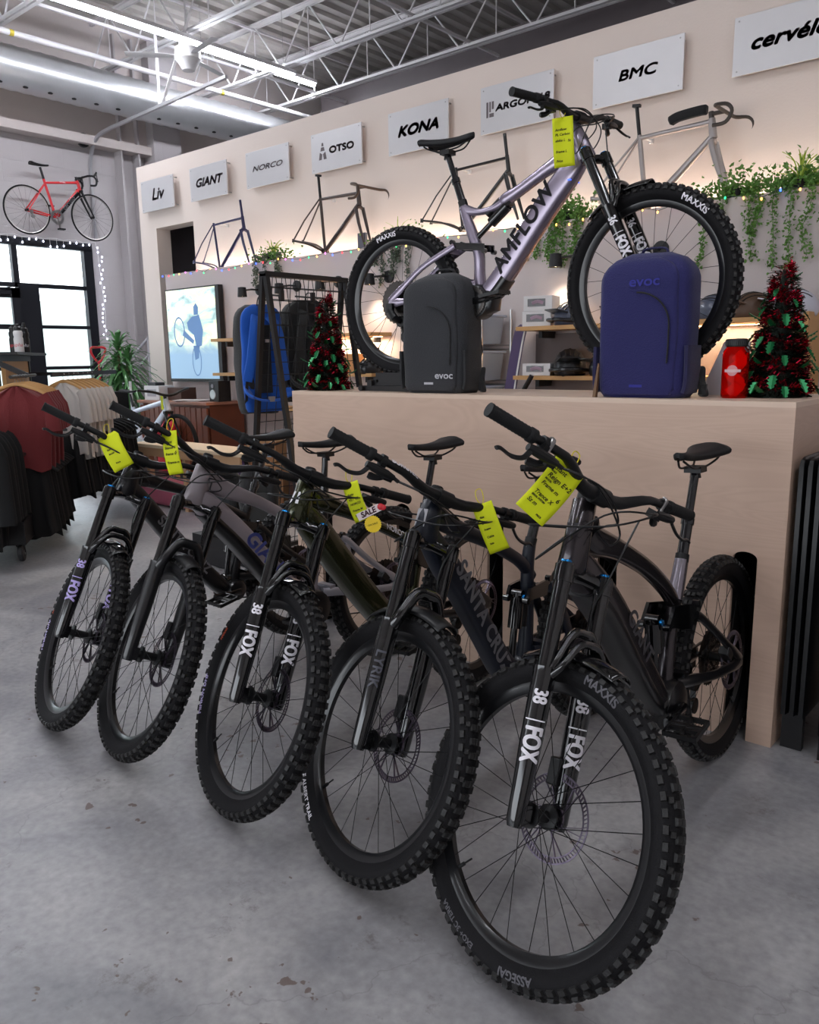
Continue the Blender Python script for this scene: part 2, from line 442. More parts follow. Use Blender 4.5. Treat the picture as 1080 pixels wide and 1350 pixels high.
    mb.build('rocker_link', M_gloss if not c.get('linkm') else c['linkm'], root, ang=40)
    mb = MB(); d = (bot - top)
    mb.cyl(top, top + d * .08, .013, n=14); mb.cyl(top + d * .06, top + d * .5, .024, n=16); mb.cyl(top + d * .5, top + d * .94, .012, n=14)
    mb.cyl(bot - V((0, .02, 0)), bot + V((0, .02, 0)), .012, n=12); mb.cyl(top - V((0, .02, 0)), top + V((0, .02, 0)), .012, n=12)
    sh = mb.build('rear_shock', M_gloss, root, ang=40)
    mb = MB(); nn = V((d.z, 0, -d.x)).normalized(); nn = nn if nn.x < 0 or True else nn
    mb.sweep([top + d * .1 + nn * .042, top + d * .48 + nn * .042], .016, 14); mb.box(top + d * .09 + nn * .022, (.03, .024, .02)); mb.build('shock_reservoir', M_blk, sh)
    mb = MB(); mb.cyl(top + d * .04 + V((0, .024, 0)), top + d * .04 + V((0, .031, 0)), .009, n=12); mb.build('shock_dial', M_blue, sh)
    # ---- cranks
    mb = MB(); ca = radians(c.get('crank', 5)); cd = V((cos(ca), 0, sin(ca))); B = V((bb[0], 0, bb[1]))
    for s in (-1, 1):
        e = B + cd * (.165 * s); mb.sweep([B + V((0, s * .062, 0)), B + cd * (.08 * s) + V((0, s * .072, 0)), e + V((0, s * .078, 0))], [(.009, .016), (.007, .012), (.007, .014)], 10, e=3, lat=(0, 1, 0))
    mb.cyl(B - V((0, .07, 0)), B + V((0, .07, 0)), .014, n=12)
    mb.build('crank_arms', M_gloss, root, ang=45)
    mb = MB(); n = 34
    vs = [V((q * cos(pi * k / n), 0, q * sin(pi * k / n))) for k in range(2 * n) for q in [(.067 if k % 2 else .062)]]
    ins = [v * .72 for v in vs]; m2 = len(vs); o = B + V((0, -.055, 0))
    mb.add([v + o for v in vs + ins] , [(k, (k + 1) % m2, m2 + (k + 1) % m2, m2 + k) for k in range(m2)])
    for k in range(4):
        a = pi / 2 * k + .4; mb.bar(o, o + V((.055 * cos(a), 0, .055 * sin(a))), .004, .014, up=(0, 1, 0))
    mb.build('chainring', M_chain, root, solid=.003, smooth=False)
    for s in (-1, 1):
        e = B + cd * (.165 * s) + V((0, s * .08, 0))
        link('pedal', PEDAL, root, Matrix.Translation(e) @ (Matrix.Rotation(pi, 4, 'Z') if s < 0 else Matrix.Identity(4)) @ Matrix.Rotation(.15, 4, 'Y'))
    # chain
    mb = MB(); mb.bar(o + V((-.01, 0, .064)), V((-.0, -.05, RR_ + .045)), .005, .008, up=(0, 1, 0)); mb.bar(o + V((-.01, 0, -.064)), V((.06, -.052, .215)), .005, .008, up=(0, 1, 0))
    mb.build('chain', M_chain, root)
    # derailleur
    mb = MB(); mb.box((.0, -.088, .325), (.035, .02, .045)); mb.sweep([(.0, -.092, .32), (.03, -.095, .28), (.045, -.075, .262)], [.014, .018, .014], 10)
    mb.cyl((.045, -.07, .262), (.045, -.05, .262), .026, n=18); mb.cyl((.065, -.058, .19), (.065, -.048, .19), .028, n=18)
    mb.bar((.045, -.062, .262), (.065, -.06, .19), .004, .02, up=(0, 1, 0)); mb.build('rear_derailleur', M_blk, root)
    # rear brake caliper
    mb = MB(); mb.box((.085, .062, .405), (.05, .035, .032), Matrix.Rotation(-.7, 3, 'Y')); mb.build('rear_brake_caliper', M_blk, root, bevel=.004)
    # ---- seatpost & saddle
    sx = .235 + c['dsx']; sz = 1.0 + c['dsz']
    stt = ST[-1]; a = V((stt[0], 0, stt[1])); b = V((sx, 0, sz - .062)); dd = (b - a).normalized()
    mb = MB(); mb.cyl(a - dd * .01, a + dd * .016, .021, n=16); mb.build('seat_clamp', M_blk, root)
    mb = MB(); Lp = (b - a).length; kk = min(.11, Lp * .45); mb.cyl(a - dd * .02, a + dd * kk, .0172, n=18); mb.cyl(a + dd * kk, a + dd * (kk + .02), .0205, n=18); mb.cyl(a + dd * kk, b + dd * .004, .0135, n=18)
    mb.build('seatpost', M_post, root)
    sd = link('saddle', SADDLE, root, Matrix.Translation((sx, 0, sz)) @ Matrix.Rotation(radians(c.get('stilt', 0)), 4, 'Y')); link('saddle_rails', RAILS, sd)
    # ---- fork
    y0 = .074; rs = c.get('rs', .0198)
    mb = MB(); top_t = .560
    for s in (-1, 1):
        mb.cyl(FA + V((0, s * y0, 0)) + AX * .30, FA + V((0, s * y0, 0)) + AX * (top_t + .018), rs, n=20)
    mb.build('fork', c.get('mst', M_gloss), root, mw=MS); fk = root.children[-1] if False else None
    fork = [o for o in root.children if o.name.startswith('fork')][0]
    mb = MB(); cc = A0 + AX * .563
    for s in (-1, 1):
        l = FA + V((0, s * y0, 0)) + AX * top_t
        mb.cyl(l - AX * .028, l + AX * .012, .0245, n=18)
    P = [FA + V((0, -y0, 0)) + AX * (top_t - .008), FA + V((0, -.035, 0)) + AX * (top_t + .002) + PN * .02, cc + AX * .005, FA + V((0, .035, 0)) + AX * (top_t + .002) + PN * .02, FA + V((0, y0, 0)) + AX * (top_t - .008)]
    mb.sweep(sm([tuple(p) for p in P], 4), [(.018, .016)] * 6 + [(.024, .018)] * 5 + [(.018, .016)] * 6, 12, e=2.5, lat=tuple(FWD))
    mb.build('fork_crown', M_gloss, fork)
    for s, nm, mm in ((-1, 'fork_cap', M_blue if c['fork'] == 'fox' else M_blk), (1, 'fork_cap', M_blue if c['fork'] == 'fox' else M_blk)):
        mb = MB(); l = FA + V((0, s * y0, 0)) + AX * (top_t + .016); mb.cyl(l, l + AX * .008, .016, .013, n=16); mb.build(nm, mm, fork)
    mb = MB(); rl = .0275
    for s in (-1, 1):
        b0 = FA + V((0, s * (y0 - .0), 0))
        mb.sweep([b0 - AX * .028, b0 - AX * .01, b0 + AX * .06, b0 + AX * .16, b0 + AX * .318, b0 + AX * .33], [.017, .0215, .023, rl - .001, rl, rl + .0015], 24)
        mb.box(b0 + V((0, -s * .012, 0)), (.04, .03, .045), Matrix.Rotation(HA - pi / 2, 3, 'Y'))
    # arch
    for o1, o2, r_ in ((.026, .415, .011), (.05, .392, .009)) if c['fork'] == 'fox' else ((.03, .41, .016),):
        P = [FA + V((0, -y0, 0)) + AX * .300 + FWD * .006, FA + V((0, -y0 * .93, 0)) + AX * .345 + FWD * o1, FA + V((0, -y0 * .5, 0)) + AX * o2 + FWD * (o1 + .004), FA + AX * (o2 + .008) + FWD * (o1 + .006), FA + V((0, y0 * .5, 0)) + AX * o2 + FWD * (o1 + .004), FA + V((0, y0 * .93, 0)) + AX * .345 + FWD * o1, FA + V((0, y0, 0)) + AX * .300 + FWD * .006]
        mb.sweep(sm([tuple(p) for p in P], 4), [(r_, r_ * 1.1)] * 25, 12, lat=tuple(FWD))
    mb.cyl(FA - V((0, .092, 0)), FA + V((0, .092, 0)), .009, n=12)
    low = mb.build('fork_lowers', c.get('mlow', M_gloss), fork, ang=45)
    # fender
    mb = MB(); Rf = RFw + .016
    def fen(u, v):
        a = HA + radians(90) - radians(90) + (pi - 2 * HA) * 0; base = atan2(AX.z, AX.x)
        ang = base - radians(26) + radians(46 if c['fork'] == 'fox' else 56) * v
        wv = .036 * (1 - .25 * abs(2 * v - 1)) * (1.0 if v < .95 else .8); q = 2 * u - 1
        rr = Rf - .020 * q * q * (1.0 if c['fork'] == 'fox' else .6 + .6 * abs(q))
        return FA + V((rr * cos(ang), wv * q * 1.25, rr * sin(ang)))
    mb.grid(fen, 13, 16)
    mb.build('mudguard', M_gloss if c['fork'] == 'fox' else M_blk, fork, solid=.003, ang=60)
    # front caliper
    mb = MB(); mb.box(FA + V((-.058, .056, .085)), (.034, .034, .065), Matrix.Rotation(-.42, 3, 'Y')); mb.box(FA + V((-.045, .072, .06)), (.02, .02, .05))
    mb.build('brake_caliper', M_blk, fork, bevel=.004)
    mb = MB(); mb.sweep(sm([tuple(FA + V((-.06, .06, .11))), tuple(FA + V((-.10, .058, .20))), tuple(FA + V((-.13, .075, .30)) + AX * .0), tuple(A0 + AX * .50 + V((.05, .05, 0))), tuple(A0 + AX * .60 + V((.075, .06, 0))), tuple(A0 + AX * (HT + .0) + V((.08, .12, .02)))], 5), .0026, 6)
    mb.build('brake_hose', M_cable, fork)
    if c['fork'] == 'fox':
        for s, tx in ((-1, 'FOX'), (1, 'FOX')):
            az0 = radians(c.get('faz', -48 if s < 0 else -40))
            def lm_(u, v, s=s, az0=az0, t0=.155, r=rl + .0006):
                # u runs down the leg, v to the letter tops (towards rider's left when seen from front right)
                t = t0 - u; a = az0 + v / r; dirv = FWD * cos(a) + V((0, 1, 0)) * sin(a)
                return FA + V((0, s * y0, 0)) + AX * t + dirv * (r if t > .1 else r - .003 * (.1 - t) / .06)
            text_obj('fork_lettering', 'FOX', .060, lm_, c.get('mdec', M_white), low, cuts=.008, sx=.66, bold=.0022)
            text_obj('fork_lettering', c.get('fnum', '36'), .046, lambda u, v, s=s, az0=az0, f=lm_: f(u, v, s, az0, .262), c.get('mdec', M_white), low, cuts=.008, sx=.72, bold=.0014)
            mb = MB()
            def bandf(u, v, s=s): return lm_(-.055 + .003 * v, (u - .5) * .05 , s, az0, .155)
            mb.grid(bandf, 10, 2); mb.build('fork_stripe', c.get('mdec', M_white), low)
    else:
        for s in (-1,) if c.get('forktext') else ():
            def lm_(u, v, s=s, az0=radians(-48), t0=.19, r=rl + .0006):
                t = t0 - u; a = az0 + v / r; return FA + V((0, s * y0, 0)) + AX * t + (FWD * cos(a) + V((0, 1, 0)) * sin(a)) * r
            text_obj('fork_lettering', c.get('forktext', 'LYRIK'), .04, lm_, M_greyd2, low, cuts=.008, bold=.001)
    # ---- stem, bar
    bc = ht + AX * .03 + V((.045, 0, 0)); up = c['dbz'] + .03
    mb = MB(); mb.sweep([ht - AX * .002, ht + AX * .018], [(.0235), (.021)], 18); mb.sweep([ht + AX * .018, ht + AX * .045], [.019, .019], 16)
    mb.sweep([ht + AX * .03, ht + AX * .03 + V((.02, 0, 0)), bc], [(.019, .017), (.017, .016), (.022, .019)], 14, e=3, lat=(0, 1, 0))
    mb.cyl(bc - V((0, .026, 0)), bc + V((0, .026, 0)), .0235, n=18); mb.cyl(ht + AX * .045, ht + AX * .048, .016, n=14)
    mb.build('stem', M_blk, root, mw=MS)
    def bp(y):
        s = 1 if y > 0 else -1; a = abs(y)
        k = min(1, max(0, (a - .05) / .13)); k = k * k * (3 - 2 * k); o = max(0, a - .16) / .24
        return bc + V((.006 * k * (1 - o) - .04 * o, y, (up - .012) * k + .012 * o))
    mb = MB(); ys = [-.40, -.36, -.30, -.25, -.20, -.17, -.14, -.11, -.08, -.05, 0, .05, .08, .11, .14, .17, .20, .25, .30, .36, .40]
    mb.sweep([bp(y) for y in ys], [.011 + (.0065 if abs(y) < .06 else .0065 * max(0, 1 - (abs(y) - .06) / .12)) for y in ys], 16)
    hbr = mb.build('handlebar', M_blk, root, mw=MS)
    if c.get('bartext'):
        def bm_(u, v):
            y = -.17 + u; p = bp(y); r = .0152 - .0; a = radians(70) + v / r
            return p + V((cos(a) * r, 0, sin(a) * r))
        text_obj('handlebar_lettering', c['bartext'], .022, bm_, M_white, hbr, cuts=.006, bold=.0006)
    ends = []
    for s in (-1, 1):
        mb = MB(); g0 = bp(s * .402); g1 = bp(s * .268); N = 26; P = [g0.lerp(g1, i / N) for i in range(N + 1)]
        mb.sweep(P, [.0168 if i < 2 else (.0162 if i % 2 else .0152) if i < N - 3 else .0182 for i in range(N + 1)], 18); gr = mb.build('grip', M_rubber, root, mw=MS)
        d = (bp(s * .30) - bp(s * .24))
        e1, e2 = lever_assembly(root, MS, bc, s, bp(s * .238), d, None, chrome=c.get('chrome', False))
        ends += [(MS @ e1, s), (MS @ e2, s)]
    # ---- cables from levers to head tube port / loops
    for i, (e, s) in enumerate(ends):
        port = hb.lerp(ht, .55) + V((-.025 - .012 * (i % 2), (1 if s < 0 else -1) * .026, 0))
        fw = (MS.to_3x3() @ V((1, 0, 0))); lt = MS.to_3x3() @ V((0, 1, 0))
        p1 = e - lt * (s * .10) + fw * (.05 + .015 * i) + V((0, 0, .005)); p2 = MS @ (bc + V((.05 + .02 * i, -s * .05, -.03 - .02 * (i % 2)))); p3 = port + V((.03 + .02 * i, (1 if s < 0 else -1) * (.05 + .012 * i), .02 - .045 * (i % 3)))
        mb = MB(); mb.sweep(sm([tuple(e), tuple(p1), tuple(p2), tuple(p3), tuple(port)], 7), .0026, 6); mb.build('cable', M_cable, root)
    # ---- wheels
    fw_ = add_wheel(root, 'front_wheel', MS @ Matrix.Translation(FA) @ Matrix.Rotation(c.get('spin', .3), 4, 'Y'), True, True, False, 0)
    rw_ = add_wheel(root, 'rear_wheel', Matrix.Translation(rh), False, True, True, .5)
    for tx, ang, m_, sz, wh, sd_ in c.get('walls', []):
        w_ = fw_ if wh == 'f' else rw_
        sidewall_text(tx, w_, RF if wh == 'f' else RR_, radians(ang) + (c.get('spin', .3) if wh == 'f' else 0), m_, sz, side=sd_, flip=-1 if tx[:2] == 'BE' else 1)
    # ---- frame lettering on down tube
    for tx, sz, t0, m_, sd_, kk in c.get('dtext', []):
        a, b = V((t0[0], 0, t0[1])), V((t0[2], 0, t0[3])); u = (b - a).normalized(); w = V((0, 1, 0)).cross(u) if sd_ < 0 else u.cross(V((0, 1, 0)))
        mid = (a + b) / 2; hy = t0[4]
        if sd_ > 0: w = V((0, 1, 0)).cross(u) * kk
        else: w = V((0, 1, 0)).cross(u) * kk
        text_obj('frame_lettering', tx, sz, lambda x, y, mid=mid, u=u, w=w, hy=hy, sd_=sd_: mid + u * x + w * y + V((0, sd_ * hy, 0)), m_, dt, bold=sz * .035, shear=c.get('tshear', 0), spacing=1.05)
    if c.get('badge'):
        mb = MB(); q = hb.lerp(ht, .5)
        def bf(a, r, z): return q + AX * z + (FWD * cos(a) + V((0, 1, 0)) * sin(a)) * r
        pts = c['badge']
        for poly in pts: mb.add([bf(x / .034, .0405, z) for x, z in poly], [tuple(range(len(poly)))])
        mb.build('head_badge', c.get('mbadge', M_greyd), fr)
    return root, dict(MS=MS, bp=bp, bc=bc)
M_greyd2 = mat('decal_dark_grey', '#4d4d55', .5)
# ------------------------------------------------------------------ the floor bikes
M_charcoal = mat('charcoal_metallic', '#3a3538', .25, metal=.75, coat=.5)
M_olive = mat('olive_metallic', '#33361c', .26, metal=.6, coat=.7)
M_navy = mat('matte_navy', '#141925', .42, coat=.1)
M_lilacgrey = mat('lilac_grey_paint', '#8c8388', .38, metal=.1, coat=.3)
M_blackpaint = mat('black_paint', '#0d0d10', .33, coat=.4)
M_silverpaint = mat('silver_paint', '#a6a4ab', .3, metal=.5, coat=.4)
M_lilac = mat('lilac_silver_metallic', '#958b9c', .27, metal=.65, coat=.6)
M_giantblue = mat('lettering_blue', '#5a63ad', .45)
M_letgrey = mat('lettering_grey', '#a09ea2', .45)
M_letdark = mat('lettering_charcoal', '#1a1620', .4)
M_letmid = mat('lettering_mid_grey', '#6f6b70', .45)
M_minion = mat('lettering_lilac_white', '#b9aedb', .6)
M_assegai = mat('lettering_dim_grey', '#5d5b60', .7)
M_polish = mat('polished_grey', '#8d8790', .22, metal=.85, coat=.3)

def std_TT(d=.03): return lambda hb, ht: [(ht.x - .002, ht.z - .05, .036, .024), (ht.x - .07, ht.z - .085, .028, .024), (.66, .83, .021, .022), (.50, .75, .019, .021), (.36, .675, .018, .019), (.34, .66, .016, .016)]
def big_DT(w=.038, h=.044): return lambda hb, ht: [(hb.x - .004, hb.z + .04, .026, .026), (hb.x - .055, hb.z - .02, h * .95, w * .9), (.80, .705, h, w), (.66, .53, h, w), (.53, .39, h, w), (.46, .33, h * .85, w)]
base = dict(dL=0, dsz=0, dbz=0, dht=0, dsx=0, fork='fox', bb=(.44, .34), pivot=(.42, .40), rock=(.31, .62),
            link=[(.43, .62), (.40, .665), (.30, .635), (.36, .58)], shock=((.43, .64), (.47, .40)), group=None)
def B(**k): d = dict(base); d.update(k); return d

b1, i1 = make_mtb(B(x=-3.029, y=2.636, th=-87.2, lean=-1.7, st=74.1, dL=.001, dsz=.025, dbz=.027, dht=.004, dsx=-.029,
    label='black mountain bike with grey downtube lettering, leftmost of the five on the floor',
    mf=M_blackpaint, md=M_blackpaint, ml=M_blackpaint, motor=.05, TT=std_TT(), DT=big_DT(.030, .038), brace=True,
    ST=[(.44, .36, .028, .026), (.40, .50, .021, .021), (.36, .62, .020, .0195), (.335, .70, .018, .018)],
    dtext=[('SANTA CRUZ', .058, (.86, .78, .56, .43, .0312), M_letgrey, 1, 1), ('SANTA CRUZ', .058, (.56, .43, .86, .78, .0312), M_letgrey, -1, -1)],
    fnum='38', walls=[('MINION DHF', 217, M_minion, .022, 'f', -1), ('3C', 200, M_or, .014, 'f', -1)], mdec=mat('decal_lilac', '#b5a6dd', .5)))
b2, i2 = make_mtb(B(x=-2.459, y=2.697, th=-93.1, lean=1.9, st=81., dL=.026, dsz=.028, dbz=.028, dht=.019, dsx=.106,
    label='light grey mountain bike with blue downtube lettering, second from left on the floor',
    mf=M_lilacgrey, md=M_blackpaint, ml=M_silverpaint, motor=.082, bb=(.47, .34), brace=True,
    TT=lambda hb, ht: [(ht.x - .0, ht.z - .05, .042, .028), (ht.x - .08, ht.z - .10, .034, .026), (.70, .83, .023, .024), (.54, .735, .021, .022), (.40, .66, .019, .020), (.38, .65, .016, .016)],
    DT=big_DT(.041, .050), battery=(4, 21), ST=[(.47, .37, .03, .028), (.44, .50, .022, .022), (.40, .62, .021, .020), (.37, .72, .018, .018)],
    fork='rs', rs=.0195, mlow=M_blackpaint, dtext=[('GIANT', .085, (.80, .735, .60, .49, .0425), M_giantblue, 1, 1)], tshear=.15, forktext=None))
b3, i3 = make_mtb(B(x=-1.95, y=2.69, th=-89., lean=3., st=76.3, dsz=.040, dbz=.009, dht=.008, dsx=.001,
    label='glossy olive green mountain bike in the middle of the floor row',
    mf=M_olive, md=M_olive, ml=M_blackpaint, motor=.082,
    TT=lambda hb, ht: [(ht.x - .0, ht.z - .05, .042, .029), (ht.x - .08, ht.z - .085, .032, .025), (.68, .835, .020, .021), (.52, .755, .018, .020), (.36, .67, .018, .018), (.34, .66, .016, .016)],
    DT=big_DT(.042, .050), ST=[(.44, .36, .028, .026), (.40, .50, .021, .021), (.36, .62, .020, .0195), (.335, .70, .018, .018)],
    dtext=[], fnum='38', walls=[('MINION DHF', 214, M_minion, .023, 'f', -1), ('MAXXIS', 176, M_or, .014, 'f', -1)], badge=[[(-.018, -.02), (-.008, -.02), (.004, .02), (-.004, .02)], [(.008, -.02), (.018, -.02), (.018, .02), (.012, .02)]], mbadge=M_white))
text_obj('frame_lettering', 'NORCO', .03, lambda x, y: V((.50 - x * .88, .0212, .752 - x * .47 + y)), M_white, [o for o in b3.children if o.name.startswith('frame')][0], off=.0006)
b4, i4 = make_mtb(B(x=-1.405, y=2.707, th=-91.3, lean=2.1, st=78.2, dL=-.005, dsz=.008, dbz=.009, dht=-.010, dsx=.079,
    label='matte navy mountain bike with large light grey downtube lettering',
    mf=M_navy, md=M_navy, ml=M_navy, motor=.052, bb=(.46, .33), fork='rs', mlow=M_gloss, brace=True,
    TT=lambda hb, ht: [(ht.x - .0, ht.z - .04, .038, .027), (ht.x - .08, ht.z - .085, .028, .024), (.66, .81, .021, .021), (.52, .735, .020, .020), (.455, .69, .020, .020), (.41, .64, .02, .018)],
    DT=lambda hb, ht: [(hb.x - .004, hb.z + .03, .028, .026), (.88, .79, .042, .032), (.79, .67, .043, .034), (.68, .50, .042, .034), (.59, .37, .045, .036), (.50, .31, .045, .036), (.43, .33, .03, .03)],
    ST=[(.46, .36, .028, .026), (.44, .50, .022, .022), (.43, .68, .021, .021), (.41, .76, .019, .019)], pivot=(.45, .39), rock=(.36, .60),
    link=[(.50, .58), (.48, .62), (.36, .63), (.38, .575)], shock=((.49, .60), (.54, .37)),
    dtext=[('SANTA CRUZ', .074, (.83, .76, .615, .385, .0352), M_letgrey, 1, 1), ('SANTA CRUZ', .062, (.60, .36, .825, .715, .0355), M_letgrey, -1, -1)],
    bartext='BURGTEC', walls=[('BE ALBERT TRAIL', 247, M_white, .020, 'f', -1)], forktext='LYRIK', badge=[[(-.016, -.026), (.016, -.026), (.016, .026), (-.016, .026)]], mbadge=M_letgrey))
b5, i5 = make_mtb(B(x=-.907, y=2.682, th=-89.8, lean=3.3, st=78.2, dL=.010, dsz=.070, dbz=.030, dht=.056, dsx=-.051,
    label='dark charcoal mountain bike with polished seat mast, nearest the camera',
    mf=M_charcoal, md=M_blackpaint, ml=M_blackpaint, motor=.080, chrome=True,
    TT=lambda hb, ht: [(ht.x - .0, ht.z - .075, .050, .028), (.86, .925, .040, .026), (.72, .87, .029, .024), (.55, .785, .025, .022), (.42, .695, .024, .021), (.35, .625, .020, .019)],
    DT=lambda hb, ht: [(hb.x - .004, hb.z + .04, .028, .027), (.90, .83, .048, .037), (.785, .715, .050, .041), (.65, .545, .048, .041), (.53, .40, .046, .041), (.46, .33, .038, .04)], battery=(4, 21),
    ST=[(.44, .36, .03, .028), (.40, .52, .022, .022), (.345, .655, .021, .020), (.305, .735, .019, .0185), (.292, .76, .018, .018)],
    rock=(.29, .585), link=[(.50, .60), (.45, .655), (.28, .62), (.33, .55)], shock=((.51, .625), (.50, .42)),
    dtext=[('GIANT', .066, (.775, .755, .585, .495, .0418), M_letmid, 1, 1)], tshear=.15, fnum='38',
    walls=[('ASSEGAI', 303, M_assegai, .026, 'f', -1), ('EXO+ 3C TERRA', 268, M_assegai, .018, 'f', -1), ('MAXXIS', 92, M_assegai, .030, 'f', -1)],
    badge=[[(-.014, .022), (.014, .022), (.0, -.024)]], mbadge=M_letdark))
mb = MB(); mb.sweep([(.352, 0, .645), (.322, 0, .70), (.294, 0, .758)], [(.024, .023), (.0215, .0225), (.020, .021)], 18, e=2.6, lat=(0, 1, 0))
mb.build('seat_mast', M_polish, b5)
# silver rear-triangle arms on the light grey bike keep their own shapes; white clamp label on the navy bike bar
# ------------------------------------------------------------------ the display bike on the counter
am, iam = make_mtb(B(x=-2.66, y=3.043, z=1.292, th=2.7, lean=-.1, st=-5.4, dL=-.006, dsz=.037, dbz=.007, dht=.022, dsx=.048,
    label='lilac silver electric mountain bike displayed on top of the plywood counter behind two backpacks',
    mf=M_lilac, md=M_blackpaint, ml=M_lilac, motor=.078, bb=(.45, .335), pivot=(.45, .41), rock=(.345, .585),
    TT=lambda hb, ht: [(ht.x - .0, ht.z - .045, .042, .029), (.87, .895, .034, .026), (.77, .845, .025, .024), (.66, .79, .024, .024), (.59, .76, .028, .024), (.565, .75, .020, .020)],
    extra=[[(.60, .765, .022, .022), (.54, .733, .017, .019), (.46, .722, .014, .018), (.39, .735, .022, .018), (.36, .75, .022, .018)]],
    DT=lambda hb, ht: [(hb.x - .002, hb.z + .03, .030, .027), (.895, .83, .046, .037), (.80, .725, .050, .040), (.70, .60, .048, .040), (.60, .47, .046, .040), (.53, .39, .046, .040), (.47, .345, .038, .038)], battery=(17, 23),
    ST=[(.455, .38, .032, .028), (.452, .46, .024, .024), (.447, .55, .024, .024), (.41, .64, .024, .023), (.38, .71, .021, .020), (.362, .765, .018, .018)],
    link=[(.50, .55), (.50, .58), (.33, .60), (.33, .57)], shock=((.605, .74), (.42, .60)), fork='fox', faz=-80, crank=186,
    dtext=[('AMFLOW', .092, (.595, .50, .79, .74, .0412), M_letdark, -1, -1)], tshear=.1, fnum='36',
    walls=[('MAXXIS', 55, M_white, .034, 'f', -1), ('MAXXIS', 102, M_white, .034, 'r', -1), ('MAXX TERRA', 236, M_or, .012, 'f', -1)], badge=[[(-.012, .0), (.0, .022), (.012, .0), (0, -.022)]], mbadge=M_letdark))
mb = MB(); mb.sweep([(.86, -.0, .775), (.80, 0, .69)], [(.0, .0), (.0, .0)], 4)
mb = MB(); hbx = .955
mb.box((.905, 0, .79), (.012, .085, .004)); 
mb.build('light_strip', mat('glow_blue', '#3a58ff', .4, emit='#3a58ff', es=2.5), am)
# helper marks above are tiny lamps in the frame

# ------------------------------------------------------------------ price tags
def price_tag(anchor, width, height, yaw, pitch, lines, label, roll=0, curl=.02, cat='price tag', sticker=False):
    root = thing('price_tag', label, cat, anchor)
    root.rotation_euler = (radians(pitch), radians(roll), radians(yaw)); root.rotation_mode = 'XYZ'
    mb = MB()
    def f(u, v): return ((u - .5) * width, -curl * sin(v * pi * .9) * .8, -.02 - v * height)
    mb.grid(f, 8, 14); mb.build('card', M_tag, root, solid=.0006)
    mb = MB(); mb.sweep(sm([(0, 0, -.026), (.010, .012, -.004), (.008, .03, .02), (-.008, .03, .02), (-.010, .006, -.004), (0, -.003, -.026)], 4), .0014, 6); mb.build('tie', mat('tie_yellow', '#d8c800', .5), root)
    for t, x, v, sz in lines:
        def mp(a, b, x=x, v=v):
            zz = -.02 - v * height + b; vv = (-.02 - zz) / height
            return V((x * width + a, -curl * sin(vv * pi * .9) * .8 - .0014, zz))
        text_obj('writing', t, sz, mp, M_ink, root, cuts=.02, shear=.2 if sz > .009 else 0, off=.0003, align='LEFT')
    return root
# ------------------------------------------------------------------ the room
def wall_mat(name, col, block=False):
    m = bpy.data.materials.new(name); m.use_nodes = True; nt = m.node_tree; b = nt.nodes['Principled BSDF']; c = lin(col)
    tc = nt.nodes.new('ShaderNodeTexCoord'); nz = nt.nodes.new('ShaderNodeTexNoise'); nz.inputs['Scale'].default_value = 1.5; nt.links.new(tc.outputs['Object'], nz.inputs['Vector'])
    mx = nt.nodes.new('ShaderNodeMix'); mx.data_type = 'RGBA'; mx.inputs[6].default_value = tuple(x * .95 for x in c[:3]) + (1,); mx.inputs[7].default_value = c
    nt.links.new(nz.outputs['Fac'], mx.inputs[0]); nt.links.new(mx.outputs[2], b.inputs['Base Color']); b.inputs['Roughness'].default_value = .75
    n2 = nt.nodes.new('ShaderNodeTexNoise'); n2.inputs['Scale'].default_value = 60; nt.links.new(tc.outputs['Object'], n2.inputs['Vector'])
    bp = nt.nodes.new('ShaderNodeBump'); bp.inputs['Strength'].default_value = .12; bp.inputs['Distance'].default_value = .01; nt.links.new(n2.outputs['Fac'], bp.inputs['Height']); nt.links.new(bp.outputs['Normal'], b.inputs['Normal'])
    if block:
        sp = nt.nodes.new('ShaderNodeSeparateXYZ'); cb = nt.nodes.new('ShaderNodeCombineXYZ'); nt.links.new(tc.outputs['Object'], sp.inputs[0]); nt.links.new(sp.outputs['Y'], cb.inputs['X']); nt.links.new(sp.outputs['Z'], cb.inputs['Y'])
        br = nt.nodes.new('ShaderNodeTexBrick'); br.inputs['Scale'].default_value = 1.; br.inputs['Brick Width'].default_value = .6; br.inputs['Row Height'].default_value = .3; br.inputs['Mortar Size'].default_value = .006
        nt.links.new(cb.outputs[0], br.inputs['Vector']); b2 = nt.nodes.new('ShaderNodeBump'); b2.inputs['Strength'].default_value = .5; b2.inputs['Distance'].default_value = .01; b2.invert = True
        nt.links.new(br.outputs['Fac'], b2.inputs['Height']); nt.links.new(bp.outputs['Normal'], b2.inputs['Normal']); nt.links.new(b2.outputs['Normal'], b.inputs['Normal'])
    return m
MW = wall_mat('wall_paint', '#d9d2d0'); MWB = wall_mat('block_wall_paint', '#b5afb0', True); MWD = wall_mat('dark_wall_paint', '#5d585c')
MWG = wall_mat('low_wall_paint', '#cbc0be')
